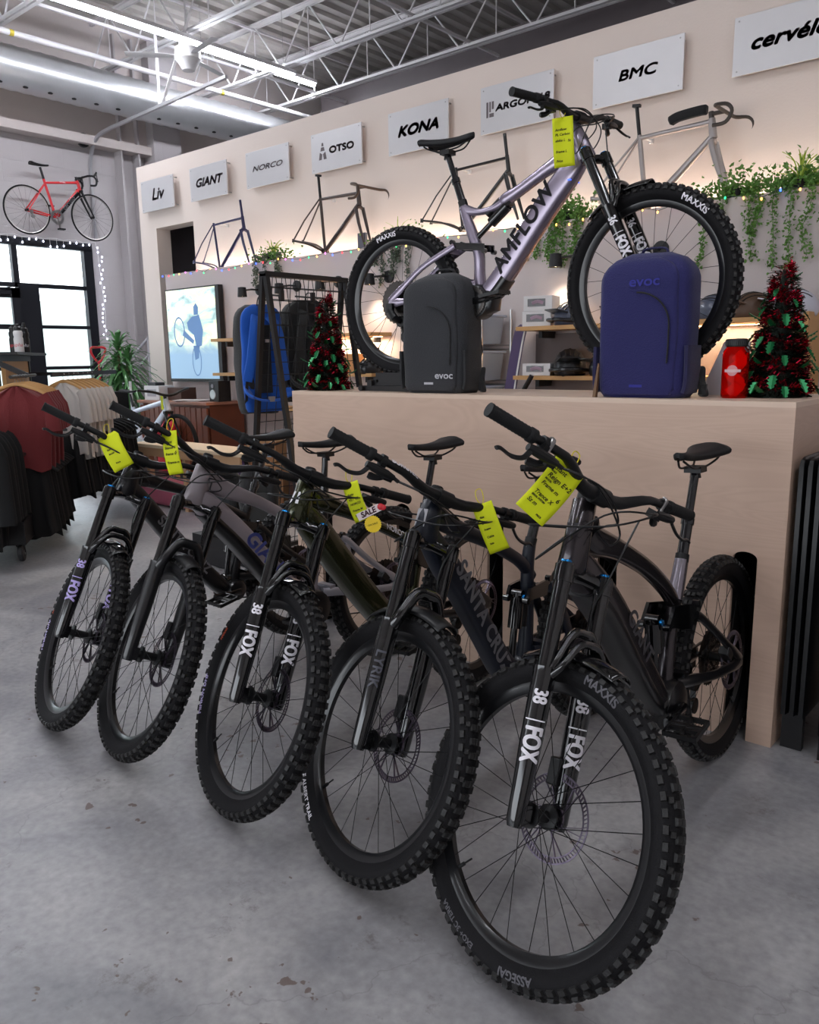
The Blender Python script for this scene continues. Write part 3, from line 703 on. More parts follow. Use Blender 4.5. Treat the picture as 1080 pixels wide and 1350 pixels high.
def concrete():
    m = bpy.data.materials.new('polished_concrete'); m.use_nodes = True; nt = m.node_tree; b = nt.nodes['Principled BSDF']; N = nt.nodes.new; Lk = nt.links.new
    tc = N('ShaderNodeTexCoord'); a = N('ShaderNodeTexNoise'); a.inputs['Scale'].default_value = 1.7; a.inputs['Detail'].default_value = 8; a.inputs['Roughness'].default_value = .6; a.inputs['Distortion'].default_value = .6
    Lk(tc.outputs['Object'], a.inputs['Vector']); r = N('ShaderNodeValToRGB'); r.color_ramp.elements[0].position = .3; r.color_ramp.elements[0].color = lin('#7a797e'); r.color_ramp.elements[1].position = .72; r.color_ramp.elements[1].color = lin('#aeacab'); Lk(a.outputs['Fac'], r.inputs[0])
    f = N('ShaderNodeTexNoise'); f.inputs['Scale'].default_value = 38; f.inputs['Detail'].default_value = 6; Lk(tc.outputs['Object'], f.inputs['Vector'])
    mx = N('ShaderNodeMix'); mx.data_type = 'RGBA'; mx.blend_type = 'OVERLAY'; mx.inputs[0].default_value = .35; Lk(r.outputs[0], mx.inputs[6]); Lk(f.outputs['Fac'], mx.inputs[7])
    # brown wear marks
    s = N('ShaderNodeTexNoise'); s.inputs['Scale'].default_value = 5.5; s.inputs['Detail'].default_value = 9; s.inputs['Roughness'].default_value = .75; Lk(tc.outputs['Object'], s.inputs['Vector'])
    sr = N('ShaderNodeValToRGB'); sr.color_ramp.elements[0].position = .60; sr.color_ramp.elements[0].color = (0, 0, 0, 1); sr.color_ramp.elements[1].position = .68; sr.color_ramp.elements[1].color = (.6, .6, .6, 1); Lk(s.outputs['Fac'], sr.inputs[0])
    m2 = N('ShaderNodeMix'); m2.data_type = 'RGBA'; m2.inputs[7].default_value = lin('#5d5552'); Lk(sr.outputs[0], m2.inputs[0]); Lk(mx.outputs[2], m2.inputs[6])
    q1 = N('ShaderNodeTexNoise'); q1.inputs['Scale'].default_value = 17; q1.inputs['Detail'].default_value = 3; Lk(tc.outputs['Object'], q1.inputs['Vector']); q2 = N('ShaderNodeTexNoise'); q2.inputs['Scale'].default_value = 1.9; q2.inputs['Detail'].default_value = 4; Lk(tc.outputs['Object'], q2.inputs['Vector'])
    qa = N('ShaderNodeMath'); qa.operation = 'MULTIPLY_ADD'; qa.inputs[1].default_value = .55; Lk(q2.outputs['Fac'], qa.inputs[0]); Lk(q1.outputs['Fac'], qa.inputs[2]); qr = N('ShaderNodeValToRGB'); qr.color_ramp.elements[0].position = .985; qr.color_ramp.elements[0].color = (0, 0, 0, 1); qr.color_ramp.elements[1].position = 1.; qr.color_ramp.elements[1].color = (.75, .75, .75, 1)
    q3 = N('ShaderNodeMath'); q3.operation = 'ADD'; q3.inputs[1].default_value = .0; Lk(qa.outputs[0], q3.inputs[0]); Lk(q3.outputs[0], qr.inputs[0]); mq = N('ShaderNodeMix'); mq.data_type = 'RGBA'; mq.inputs[7].default_value = lin('#5c463c'); Lk(qr.outputs[0], mq.inputs[0]); Lk(m2.outputs[2], mq.inputs[6]); m2 = mq
    # cracks
    v = N('ShaderNodeTexVoronoi'); v.feature = 'DISTANCE_TO_EDGE'; v.inputs['Scale'].default_value = .9; w = N('ShaderNodeTexNoise'); w.inputs['Scale'].default_value = 5; w.inputs['Detail'].default_value = 6; Lk(tc.outputs['Object'], w.inputs['Vector'])
    ad = N('ShaderNodeMix'); ad.data_type = 'RGBA'; ad.blend_type = 'ADD'; ad.inputs[0].default_value = .35; Lk(tc.outputs['Object'], ad.inputs[6]); Lk(w.outputs['Color'], ad.inputs[7]); Lk(ad.outputs[2], v.inputs['Vector'])
    cr = N('ShaderNodeValToRGB'); cr.color_ramp.elements[0].position = 0; cr.color_ramp.elements[0].color = (.25, .25, .25, 1); cr.color_ramp.elements[1].position = .004; cr.color_ramp.elements[1].color = (0, 0, 0, 1); Lk(v.outputs['Distance'], cr.inputs[0])
    m3 = N('ShaderNodeMix'); m3.data_type = 'RGBA'; m3.inputs[7].default_value = lin('#4a4644'); Lk(cr.outputs[0], m3.inputs[0]); Lk(m2.outputs[2], m3.inputs[6]); Lk(m3.outputs[2], b.inputs['Base Color'])
    rr = N('ShaderNodeMapRange'); rr.inputs[3].default_value = .24; rr.inputs[4].default_value = .5; Lk(a.outputs['Fac'], rr.inputs[0]); Lk(rr.outputs[0], b.inputs['Roughness'])
    bp = N('ShaderNodeBump'); bp.inputs['Strength'].default_value = .06; bp.inputs['Distance'].default_value = .01; Lk(f.outputs['Fac'], bp.inputs['Height']); Lk(bp.outputs['Normal'], b.inputs['Normal'])
    return m
def plywood(name, c1, c2, axis='X'):
    m = bpy.data.materials.new(name); m.use_nodes = True; nt = m.node_tree; b = nt.nodes['Principled BSDF']; N = nt.nodes.new; Lk = nt.links.new
    tc = N('ShaderNodeTexCoord'); mp = N('ShaderNodeMapping'); mp.inputs['Scale'].default_value = (.55, .55, 4.2) if axis == 'X' else (.6, 4, .6); Lk(tc.outputs['Object'], mp.inputs[0])
    n = N('ShaderNodeTexNoise'); n.inputs['Scale'].default_value = 1.6; n.inputs['Detail'].default_value = 2; n.inputs['Distortion'].default_value = 1.2; Lk(mp.outputs[0], n.inputs['Vector'])
    ml = N('ShaderNodeMath'); ml.operation = 'MULTIPLY'; ml.inputs[1].default_value = 26; Lk(n.outputs['Fac'], ml.inputs[0]); fr = N('ShaderNodeMath'); fr.operation = 'PINGPONG'; fr.inputs[1].default_value = 1; Lk(ml.outputs[0], fr.inputs[0])
    n2 = N('ShaderNodeTexNoise'); n2.inputs['Scale'].default_value = 2.2; Lk(tc.outputs['Object'], n2.inputs['Vector'])
    mx = N('ShaderNodeMix'); mx.data_type = 'RGBA'; mx.inputs[6].default_value = lin(c1); mx.inputs[7].default_value = lin(c2)
    av = N('ShaderNodeMath'); av.operation = 'MULTIPLY_ADD'; av.inputs[1].default_value = .35; Lk(fr.outputs[0], av.inputs[0]); Lk(n2.outputs['Fac'], av.inputs[2]); Lk(av.outputs[0], mx.inputs[0]); Lk(mx.outputs[2], b.inputs['Base Color'])
    b.inputs['Roughness'].default_value = .5; return m
M_ply = plywood('birch_plywood', '#bd9f8c', '#cdb09c'); M_plye = mat('plywood_edge', '#b5916f', .6); M_shelf = mat('shelf_wood', '#c79a63', .5, var=.1)
M_cherry = mat('cherry_wood', '#7a4430', .4, var=.15); M_alu = mat('satin_aluminium', '#d6d4d6', .42, metal=.35, var=.03)
M_wht = mat('white_paint', '#dcdada', .5); M_black = mat('black_metal', '#1a191b', .45); M_frame = mat('window_frame_black', '#191a20', .4)
M_galv = mat('galvanised_duct', '#cfd0d2', .3, metal=.65, var=.1, vscale=3)
M_deck = mat('roof_deck', '#b5b0ab', .6); M_joist = mat('joist_white', '#e2dfe0', .5)
M_floor = concrete()
XW = -12.1
mb = MB(); mb.box((-4, 3, -.05), (17.2, 19, .1)); struct(mb.build('floor', M_floor, smooth=False))
# roof deck with ribs running across the joists
mb = MB(); H = 6.35
x = XW
pts = []
while x < 4.6:
    pts += [(x, H), (x + .10, H), (x + .13, H + .05), (x + .23, H + .05), (x + .26, H)]; x += .26
vs = [(p[0], yy, p[1]) for yy in (-6.5, 12.5) for p in pts]; n = len(pts)
mb.add(vs, [(i, i + 1, n + i + 1, n + i) for i in range(n - 1)]); struct(mb.build('ceiling', M_deck, smooth=False, solid=.01))
# window wall
def wall_with_holes(name, m, axis, pos, u0, u1, z1, holes, th=.2, z0=0):
    mb = MB(); us = sorted({u0, u1} | {q for h in holes for q in h[:2]}); zs = sorted({z0, z1} | {q for h in holes for q in h[2:]})
    for a, b in zip(us, us[1:]):
        for c, d in zip(zs, zs[1:]):
            if any(h[0] <= a and b <= h[1] and h[2] <= c and d <= h[3] for h in holes): continue
            if axis == 'x': mb.box((pos, (a + b) / 2, (c + d) / 2), (th, b - a, d - c))
            else: mb.box(((a + b) / 2, pos, (c + d) / 2), (b - a, th, d - c))
    return struct(mb.build(name, m, smooth=False))
# window bay: y 1.0..6.56, z .05..3.16
WY1 = 6.60; WZ1 = 3.15
wall_with_holes('wall_left', MWB, 'x', XW - .1, -6.5, 12.5, H, [(.6, WY1, .05, WZ1)])
mb = MB(); mb.box((XW + .12, 6.0, 4.62), (.24, 12.9, .12)); mb.box((XW + .06, 6.0, 5.5), (.12, 12.9, 1.66)); struct(mb.build('trim_1', wall_mat('upper_wall_paint', '#c4bab6'), smooth=False))
mb = MB()
for y in (7.15, 7.45): mb.box((XW + .10, y, 3.1), (.2, .03, 6.2))
mb.box((XW + .16, 7.9, 3.1), (.3, .5, 6.2))
struct(mb.build('wall_left_column', MWB, smooth=False)).name = 'trim_2'
# frame and panes
rows = [(.10, .70), (.75, 1.28), (1.33, 1.88), (1.93, 2.46), (2.52, 3.02)]
cols = [(3.75, 5.42), (5.72, 6.46)]
mb = MB(); fx = XW + .02
def fb(y0, y1, z0, z1, d=.10): mb.box((fx, (y0 + y1) / 2, (z0 + z1) / 2), (d, y1 - y0, z1 - z0))
fb(.6, WY1, 3.04, WZ1); fb(6.46, WY1, .05, 3.05); fb(5.42, 5.72, .05, 2.5); fb(5.38, 5.46, 2.46, 3.05, .08); fb(.6, WY1, .05, .10)
for z0, z1 in ((.70, .75), (1.28, 1.33), (1.88, 1.93), (2.46, 2.52)): fb(.6, WY1, z0, z1, .08)
for y in (4.0, 2.3): fb(y - .04, y + .04, .05, 3.05, .08)
w = struct(mb.build('window_1', M_frame, smooth=False)); wf = w
M_glass = mat('window_glass', '#f4f8fa', .02, trans=1., ior=1.02, var=0)
for (y0, y1) in [(5.72, 6.46), (4.04, 5.42), (2.34, 3.96), (.6, 2.26)]:
    for z0, z1 in rows:
        mb = MB(); mb.box((fx, (y0 + y1) / 2, (z0 + z1) / 2), (.008, y1 - y0, z1 - z0)); mb.build('window_pane', M_glass, w, smooth=False)
# door leaf left of the thick mullion
mb = MB(); dx = fx + .07
for (y0, y1, z0, z1) in ((4.75, 4.87, .1, 2.44), (5.30, 5.42, .1, 2.44), (4.75, 5.42, 2.30, 2.44), (4.75, 5.42, .1, .3), (4.75, 5.42, 1.86, 1.93)): mb.box((dx, (y0 + y1) / 2, (z0 + z1) / 2), (.05, y1 - y0, z1 - z0))
dr = struct(mb.build('door_1', M_frame, smooth=False)); mb = MB(); mb.box((dx + .05, 5.1, 2.37), (.07, .34, .05)); mb.bar((dx + .05, 5.0, 2.39), (dx + .05, 5.35, 2.46), .02, .012); mb.build('door_closer', M_frame, dr)
mb = MB(); mb.cyl((dx + .05, 4.83, 1.0), (dx + .05, 4.83, 1.35), .014); mb.build('door_handle', M_steel, dr)
# outside ground and hedge seen brightly through the glass
mb = MB(); mb.box((-22, 3, -.06), (19.5, 40, .1)); struct(mb.build('ground_outside', mat('pavement_outside', '#c9cbcc', .8))).name = 'trim_3'
mb = MB(); mb.grid(lambda u, v: (-24 + .5 * sin(9 * u) * cos(7 * v), -12 + 34 * u, 3.2 * v + .35 * sin(23 * u) * v), 60, 8); o = mb.build('hedge', mat('pale_foliage', '#c2cabf', .9, bump=.6, bscale=9, var=.12, vscale=2), ang=80)
stuff(tag(o, 'pale overexposed greenery seen through the tall window glass', 'hedge'))
# other walls
wall_with_holes('wall_right', MW, 'x', 4.6, -6.5, 12.5, H, [])
wall_with_holes('wall_front', MW, 'y', -6.4, XW, 4.5, H, [(-9.5, 1.5, .3, 3.0)])  # unseen wall; its opening is shaped to let in fill light
wall_with_holes('wall_back', MWD, 'y', 12.4, XW, 4.5, H, [])
# logo partition with the dark doorway
wall_with_holes('wall_middle', wall_mat('partition_paint', '#e4d6cd'), 'y', 6.1, -9.68, 4.5, 3.79, [(-9.32, -8.53, 0, 3.02)])
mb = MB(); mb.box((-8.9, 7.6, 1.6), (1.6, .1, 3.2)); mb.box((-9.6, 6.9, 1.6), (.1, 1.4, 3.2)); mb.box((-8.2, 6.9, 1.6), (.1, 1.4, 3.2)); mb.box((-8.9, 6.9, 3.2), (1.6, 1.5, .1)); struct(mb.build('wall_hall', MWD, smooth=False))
# low partition in front
mb = MB(); mb.box((-3.1, 5.64, 1.19), (10.96, .08, 2.38)); mb.box((-3.1, 5.80, 2.34), (10.96, .40, .04)); struct(mb.build('wall_low', MWG, smooth=False))
# ------------------------------------------------------------------ roof steel
def joist(y, z0=5.56, z1=6.28, x0=XW, x1=4.5, m=M_joist):
    r = thing('roof_joist', 'x', 'roof joist', (0, y, 0), 0, 'open web joists')
    for nm, z in (('bottom_chord', z0), ('top_chord', z1)):
        mb = MB()
        for s in (-1, 1):
            mb.box(((x0 + x1) / 2, s * .04, z), (x1 - x0, .05, .010)); mb.box(((x0 + x1) / 2, s * .018, z + (.025 if nm[0] == 'b' else -.025)), (x1 - x0, .008, .05))
        mb.build(nm, m, r, smooth=False)
    mb = MB(); n = int((x1 - x0) / 1.15); st = (x1 - x0) / n
    for i in range(n):
        a = x0 + i * st
        mb.cyl((a, 0, z0), (a + st / 2, 0, z1), .013, n=6); mb.cyl((a + st / 2, 0, z1), (a + st, 0, z0), .013, n=6); mb.cyl((a + st / 2, 0, z0), (a + st / 2, 0, z1), .009, n=6)
    mb.build('web', m, r, smooth=False); return r
JY = [1.6, 3.35, 5.08, 6.85, 8.55, 9.75, 11.3]
ords = ['nearest the camera, mostly above the frame', 'second from the window end crossing the top left corner', 'third, crossing above the ceiling fan', 'fourth, passing just behind the ceiling fan', 'over the partition, lit grey white', 'behind the partition top, sixth in depth', 'furthest back, dim above the partition']
for y, w_ in zip(JY, ords):
    j = joist(y); j['label'] = 'white open web roof joist ' + w_
for k, (x, zz) in enumerate(((-10.3, 5.62), (-7.2, 5.62), (-4.6, 5.62), (-2.2, 5.62))):
    mb = MB(); mb.bar((x, -2, zz), (x, 12.3, zz), .035, .035); mb.bar((x, -2, 6.22), (x, 12.3, 6.22), .03, .03); tag(mb.build('bridging_bar', M_joist, smooth=False), ['white bridging bars crossing the joists near the silver duct', 'white bridging bars crossing the joists right of the tube light', 'white bridging bars crossing the joists above the middle logo plates', 'white bridging bars crossing the joists at the top right'][k], 'bridging bar')
mb = MB(); mb.box((-3.2, 10.5, 5.62), (15.4, .12, .56)); mb.box((-3.2, 10.5, 5.9), (15.4, .25, .03)); mb.box((-3.2, 10.5, 5.34), (15.4, .25, .03)); tag(mb.build('steel_beam', mat('beam_grey', '#6a6264', .5), smooth=False), 'dark grey steel beam running behind the top of the logo partition', 'beam')
# duct, pipe, door track, tubes, fan
mb = MB(); n = 150; dz = 5.17; dxx = -11.35; R_ = .265
pts = [(dxx, -3 + 14 * i / n, dz) for i in range(n + 1)]
mb.sweep(pts, [R_ + (.010 if i % 2 else 0) for i in range(n + 1)], 40); dk = tag(mb.build('air_duct', M_galv, ang=70), 'silver spiral air duct hanging high along the window wall', 'air duct')
mb = MB()
for i in range(40):
    y = -2.5 + .33 * i; a = radians(-62); p = V((dxx + cos(a) * (R_ + .004), y, dz + sin(a) * (R_ + .004))); mb = MB(); mb.ball(p, .03, 8, (1, 1.3, .5), None); mb.build('duct_nozzle', M_black, dk)
mb = MB(); mb.cyl((-10.75, -3, 5.38), (-10.75, 12.3, 5.38), .036, n=12); pp_ = tag(mb.build('sprinkler_pipe', M_joist), 'long white pipe with yellow bands running beside the silver duct', 'pipe')
mb = MB()
for y in (3.35, 5.05, 8.2, 10.5): mb.cyl((-10.75, y, 5.38), (-10.75, y + .05, 5.38), .039, n=12)
mb.build('yellow_band', mat('band_yellow', '#c9b43c', .5), pp_)
tr = thing('door_track', 'curved silver overhead door track reaching out from the window wall', 'door track', (XW, 6.7, 4.2))
mb = MB(); P = sm([(.03, 0, -.95), (.03, 0, -.3), (.06, 0, .15), (.25, 0, .42), (.6, 0, .50), (1.4, 0, .53), (3.45, 0, .60)], 5); mb.sweep(P, [(.028, .028)] * len(P), 4, lat=(0, 1, 0)); mb.build('track', mat('track_silver', '#b9b7bb', .35, metal=.5), tr, smooth=False)
mb = MB(); mb.bar((1.95, .02, .55), (1.95, .02, 1.5), .04, .012); mb.bar((2.0, .02, .55), (2.75, .02, 1.5), .04, .012); mb.build('hanger_strap', M_joist, tr, smooth=False)
mb = MB(); mb.lathe([(.02, -.03), (.10, -.02), (.10, .02), (.02, .03)], 16, o=(.12, -.12, .42), ax='x'); mb.build('cable_drum', M_black, tr)
M_tube = mat('tube_glow', '#ffffff', .4, emit='#eef3ff', es=42.)
M_tube_fill = mat('tube_glow_fill', '#ffffff', .4, emit='#eef3ff', es=13.)  # weaker glow for the unseen tubes added as fill
def tubelight(x, y0, y1, z, label, on=True, power=60):
    r = thing('tube_light', label, 'tube light', (x, (y0 + y1) / 2, z)); L = y1 - y0
    mb = MB(); mb.box((0, 0, .045), (.09, L, .05)); mb.build('housing', M_wht, r, smooth=False)
    mb = MB(); mb.sweep([(0, -L / 2 + .03, 0), (0, L / 2 - .03, 0)], .036, 12); mb.build('tube', M_tube if x < -8 else M_tube_fill, r)
    for yy in (-L / 2 + .2, L / 2 - .2):
        mb = MB(); mb.cyl((0, yy, .07), (0, yy, 6.3 - z), .004, n=5); mb.build('hanging_wire', M_steel, r)
    ld = bpy.data.lights.new('tube_lamp', 'AREA'); ld.shape = 'RECTANGLE'; ld.size = .06; ld.size_y = L; ld.energy = power; ld.color = (.93, .95, 1.0)
    lo = bpy.data.objects.new('tube_lamp', ld); COL.objects.link(lo); lo.location = (x, (y0 + y1) / 2, z - .04)
    return r
tubelight(-9.5, 2.3, 8.58, 5.42, 'long glowing tube light nearest, crossing the upper left of the ceiling', power=90)
tubelight(-10.35, 7.4, 9.8, 5.75, 'shorter tube light behind the long one, near the duct', power=30)
for k, (x, y0, y1) in enumerate(((-5.2, -1.5, 2.2), (-1.5, -2.5, 2.5), (1.6, -2.5, 3.5), (-5.2, -6, -3))):  # unseen tube lights added to fill the room with light
    tubelight(x, y0, y1, 5.42, ['added unseen fill tube light above the bikes', 'added unseen fill tube light above the camera', 'added unseen fill tube light to the right', 'added unseen fill tube light behind the camera'][k], power=[55, 30, 40, 20][k])
fan = thing('ceiling_fan', 'white ceiling fan hanging from a thin rod beside the tube light', 'ceiling fan', (-9.56, 6.80, 5.26))
mb = MB(); mb.lathe([(.03, .16), (.075, .13), (.16, .09), (.17, -.04), (.12, -.10), (.08, -.17), (.02, -.18)], 24); mb.build('motor_housing', M_wht, fan)
mb = MB(); mb.cyl((0, 0, .15), (0, 0, 1.0), .014); mb.lathe([(.02, .86), (.07, .94), (.09, 1.0), (.05, 1.03)], 16); mb.build('down_rod', M_wht, fan)
for k in range(3):
    a = radians(-10 + 120 * k); mb = MB(); d = V((cos(a), sin(a), 0)); mb.sweep([d * .15, d * .28, d * .5, d * .78], [(.03, .005), (.06, .005), (.07, .005), (.065, .005)], 8, e=4, lat=(-sin(a), cos(a), .15)); mb.build('fan_blade', M_wht, fan)
# ------------------------------------------------------------------ logo plates
def logo(xc, parts, label):
    r = thing('logo_plate', label, 'sign', (xc, 5.93, 3.395))
    mb = MB(); mb.box((0, -.0, 0), (.70, .014, .365)); mb.build('plate', M_alu, r, smooth=False, bevel=.002)
    mb = MB()
    for sx in (-.32, .32):
        for sz in (-.155, .155): mb = MB(); mb.cyl((sx, -.009, sz), (sx, .072, sz), .006, n=10); mb.build('standoff', M_steel, r)
    for tx, x, z, s, sh, wx, off in parts: text_obj('lettering', tx, s, lambda a, b, x=x, z=z: V((x + a, -.0085, z + b)), M_logo, r, shear=sh, sx=wx, bold=off)
    return r
M_logo = mat('engraved_dark', '#6b6164', .5)
XL = [-9.13 + 1.0433 * i for i in range(8)]
logo(XL[0], [('Liv', 0, 0, .19, .3, 1.15, .006)], 'brushed metal logo plate reading Liv, nearest the windows')
logo(XL[1], [('GIANT', 0, 0, .125, .3, 1.3, .006)], 'brushed metal logo plate reading GIANT')
logo(XL[2], [('NORCO', 0, 0, .075, .3, 1.75, .002)], 'brushed metal logo plate reading NORCO')
lg = logo(XL[3], [('OTSO', .08, 0, .085, 0, 1.5, .005)], 'brushed metal logo plate reading OTSO with a small bear-like mark')
mb = MB(); 
for q in ([(-.24, -.07), (-.20, -.07), (-.19, -.02), (-.225, .0)], [(-.13, -.07), (-.17, -.07), (-.18, -.02), (-.145, .0)], [(-.215, .01), (-.155, .01), (-.165, .045), (-.205, .045)], [(-.20, .055), (-.17, .055), (-.175, .085), (-.195, .085)]): mb.poly([(x, -.0075, z) for x, z in q], (0, -.001, 0))
mb.build('emblem', M_logo, lg, smooth=False)
logo(XL[4], [('KONA', 0, 0, .12, .3, 1.35, .008)], 'brushed metal logo plate reading KONA')
lg = logo(XL[5], [('ARGON 18', .06, .0, .07, .1, 1.5, .004)], 'brushed metal logo plate reading ARGON 18, behind the display bike handlebar')
mb = MB(); 
for q in ([(-.29, -.06), (-.27, -.06), (-.27, .06), (-.29, .06)], [(-.26, -.06), (-.215, -.06), (-.215, -.03), (-.26, -.03)], [(-.26, -.02), (-.245, -.02), (-.245, .06), (-.26, .06)], [(-.235, -.0), (-.215, .0), (-.215, .06), (-.235, .06)]): mb.poly([(x, -.0075, z) for x, z in q], (0, -.001, 0))
mb.build('emblem', M_logo, lg, smooth=False)
logo(XL[6], [('BMC', 0, 0, .10, .2, 1.45, .004)], 'brushed metal logo plate reading BMC')
logo(XL[7], [('cerv\u00e9lo', 0, 0, .125, .3, 1.3, .006)], 'brushed metal logo plate reading cerv\u00e9lo, cut by the right edge')
# ------------------------------------------------------------------ the counter
CX0, CX1, CY0, CY1, CZ = -3.262, -.775, 2.845, 3.44, 1.222
M_slot = mat('slot_black', '#0d0d0e', .6)
ct = thing('plywood_counter', 'long birch plywood counter with rounded wheel slots cut in its front', 'counter', ((CX0 + CX1) / 2, (CY0 + CY1) / 2, 0))
def cw(p): return V(p) - V(((CX0 + CX1) / 2, (CY0 + CY1) / 2, 0))
slots = [-3.03, -2.50, -1.965, -1.43, -.905]; sw = .042; sh = .70
mb = MB(); edges = [CX0] + [q for s in slots for q in (s - sw, s + sw)] + [CX1]
for i in range(0, len(edges), 2): mb.box(cw(((edges[i] + edges[i + 1]) / 2, CY0 + .009, (CZ - .018) / 2)), (edges[i + 1] - edges[i], .018, CZ - .018))
for s in slots:
    zt = sh; vs = []
    arc = [(s + sw * cos(a), zt - sw * .6 + sw * sin(a) * .6) for a in [pi * k / 10 for k in range(11)]]
    poly = [(s - sw, CZ - .018), (s + sw, CZ - .018)] + arc
    mb.poly([cw((x, CY0, z)) for x, z in poly], (0, .018, 0))
mb.build('front_panel', M_ply, ct, smooth=False)
mb = MB(); mb.box(cw((CX1 - .009, (CY0 + CY1) / 2 + .009, (CZ - .018) / 2)), (.018, CY1 - CY0 - .018, CZ - .018)); mb.build('side_panel', M_ply, ct, smooth=False)
mb = MB(); mb.box(cw((CX0 + .009, (CY0 + CY1) / 2 + .009, (CZ - .018) / 2)), (.018, CY1 - CY0 - .018, CZ - .018)); mb.build('side_panel', M_ply, ct, smooth=False)
mb = MB(); mb.box(cw(((CX0 + CX1) / 2, CY1 - .009, (CZ - .018) / 2)), (CX1 - CX0 - .04, .018, CZ - .018)); mb.build('back_panel', M_ply, ct, smooth=False)
mb = MB(); mb.box(cw(((CX0 + CX1) / 2, (CY0 + CY1) / 2, CZ - .009)), (CX1 - CX0, CY1 - CY0, .018)); mb.build('top_panel', mat('plywood_top', '#d6bda9', .42), ct, smooth=False)
for s in slots:
    mb = MB()
    for sd in (-1, 1): mb.box(cw((s + sd * (sw + .004), CY0 + .018 + .17, sh / 2)), (.006, .34, sh))
    mb.box(cw((s, CY0 + .36, sh / 2)), (sw * 2, .006, sh)); mb.box(cw((s, CY0 + .018 + .17, sh + .003)), (sw * 2 + .012, .34, .006)); mb.build('wheel_slot', M_slot, ct, smooth=False)
# ------------------------------------------------------------------ things on the counter
def fabric(name, col, b=.35): return mat(name, col, .8, bump=b, bscale=220, sheen=.15)
M_packb = fabric('charcoal_ripstop', '#2b2c30'); M_packn = fabric('navy_nylon', '#1d1c56'); M_packd = fabric('navy_side', '#1d1b44'); M_strap = fabric('strap_black', '#161618')
def rbox_path(mb, W, D, Hh, top=.08, e=4., n=40, lean=0, bulge=.0, botr=.02):
    P = []; S = []
    for i in range(25):
        t = i / 24; z = Hh * t
        if z < botr: k = sqrt(max(0, 1 - ((botr - z) / botr) ** 2)); f = 1 - .10 * (1 - k)
        elif z > Hh - top: q = (z - (Hh - top)) / top; f = sqrt(max(.0, 1 - q * q * .93))
        else: f = 1
        f2 = f if z <= Hh - top else (1 - (1 - f) * .75)
        P.append((0, lean * t * t, z)); S.append((W / 2 * f2 * (1 + bulge * sin(pi * t)), D / 2 * f * (1 + bulge * 1.5 * sin(pi * t))))
    mb.sweep(P, S, n, e=e, lat=(1, 0, 0))
def displace(mb, amp, fr, seed=0):
    from mathutils import noise
    out = []
    for v in mb.v:
        q = V(v); n_ = noise.noise_vector(q * fr + V((seed, seed, seed))); out.append(tuple(q + n_ * amp))
    mb.v = out
def backpack(loc, rz, W, D, Hh, m, ms, label, text, tcol, tz, tx, tsz, rolltop=False):
    r = thing('backpack', label, 'backpack', loc, rz)
    mb = MB(); rbox_path(mb, W, D, Hh, top=.10, e=4.2, n=64, bulge=.03); displace(mb, .006, 7, len(label)); mb.build('main_body', m, r, ang=60)
    # front panel standing proud of the body
    mb = MB(); st = len(mb.v); rbox_path(mb, W * .86, D * .32, Hh * .93, top=.08, e=4., n=48, bulge=.02); displace(mb, .005, 6, 3)
    mb.xf(Matrix.Translation((-W * .02, -D * .40, .012))); mb.build('front_panel', m, r, ang=60)
    mb = MB(); P = []
    for i in range(25):
        a = pi * i / 24; P.append((-W * .02 - W * .43 * cos(a) * (1 if True else 0), -D * .40, Hh * .70 + Hh * .235 * sin(a)))
    P = [(x * .84, Hh * .50 + (z - Hh * .70) * .95) for x, y, z in P][12:]; P = P + [(P[-1][0], Hh * .35), (P[-1][0] * .98, Hh * .24)]
    P = [(x, -(D * .40 + D * .16 * (1 - min(.98, abs(x + W * .02) / (W * .43)) ** 4) ** .25) - .008, z) for x, z in P]
    mb.sweep(P, .0032, 8); mb.build('zip', M_strap, r)
    for s in (-1, 1):
        mb = MB(); mb.sweep(sm([(s * W * .5, -.02, .02), (s * W * .525, -.02, Hh * .12), (s * W * .52, -.02, Hh * .36)], 4), [(.012 , D * .36)] * 9, 14, e=4, lat=(1, 0, 0)); mb.build('side_pocket', ms, r)
    mb = MB(); mb.sweep(sm([(-.05, .03, Hh - .012), (-.04, .03, Hh + .018), (.04, .03, Hh + .018), (.05, .03, Hh - .012)], 5), [(.012, .004)] * 16, 8, lat=(0, 1, 0)); mb.build('grab_handle', m, r)
    for s in (-1, 1):
        mb = MB(); mb.sweep(sm([(s * .06, D * .45, Hh * .93), (s * .085, D * .62, Hh * .7), (s * .11, D * .66, Hh * .4), (s * .14, D * .55, Hh * .12), (s * W * .44, D * .45, .03)], 5), [(.030, .007)] * 12 + [(.012, .003)] * 9, 10, e=4, lat=(1, 0, 0)); mb.build('shoulder_strap', ms, r)
    mb = MB(); mb.sweep(sm([(W * .45, D * .4, .10), (W * .56, D * .25, .11), (W * .60, D * .1, .06), (W * .66, D * .0, .012), (W * .60, D * .1, .006)], 5), [(.012, .003)] * 21, 8, lat=(0, 1, 0)); mb.box((W * .62, D * .04, .03), (.03, .012, .04)); mb.build('loose_strap', M_strap, r)
    f = lambda a, b: V((tx + a, -D * .40 - D * .165 - .004, tz + b))
    text_obj('lettering', text, tsz, f, tcol, r, sx=1.25, off=.0008)
    mb = MB(); mb.box((-.0, -D * .565 - .003, .045), (.05, .002, .010)); mb.build('label_patch', tcol, r)
    return r
backpack((-2.375, 3.00, CZ), radians(3), .345, .19, .535, M_packb, fabric('charcoal_side', '#1e1f22'), 'charcoal grey backpack standing on the counter in front of the display bike pedals', 'evoc', mat('lettering_pale', '#b9b8be', .6), .08, .085, .042)
backpack((-1.365, 3.00, CZ), radians(2), .345, .19, .535, M_packn, M_packd, 'navy blue backpack standing on the counter in front of the display bike front wheel', 'evoc', mat('lettering_bright_blue', '#25268a', .6), .425, .02, .05)
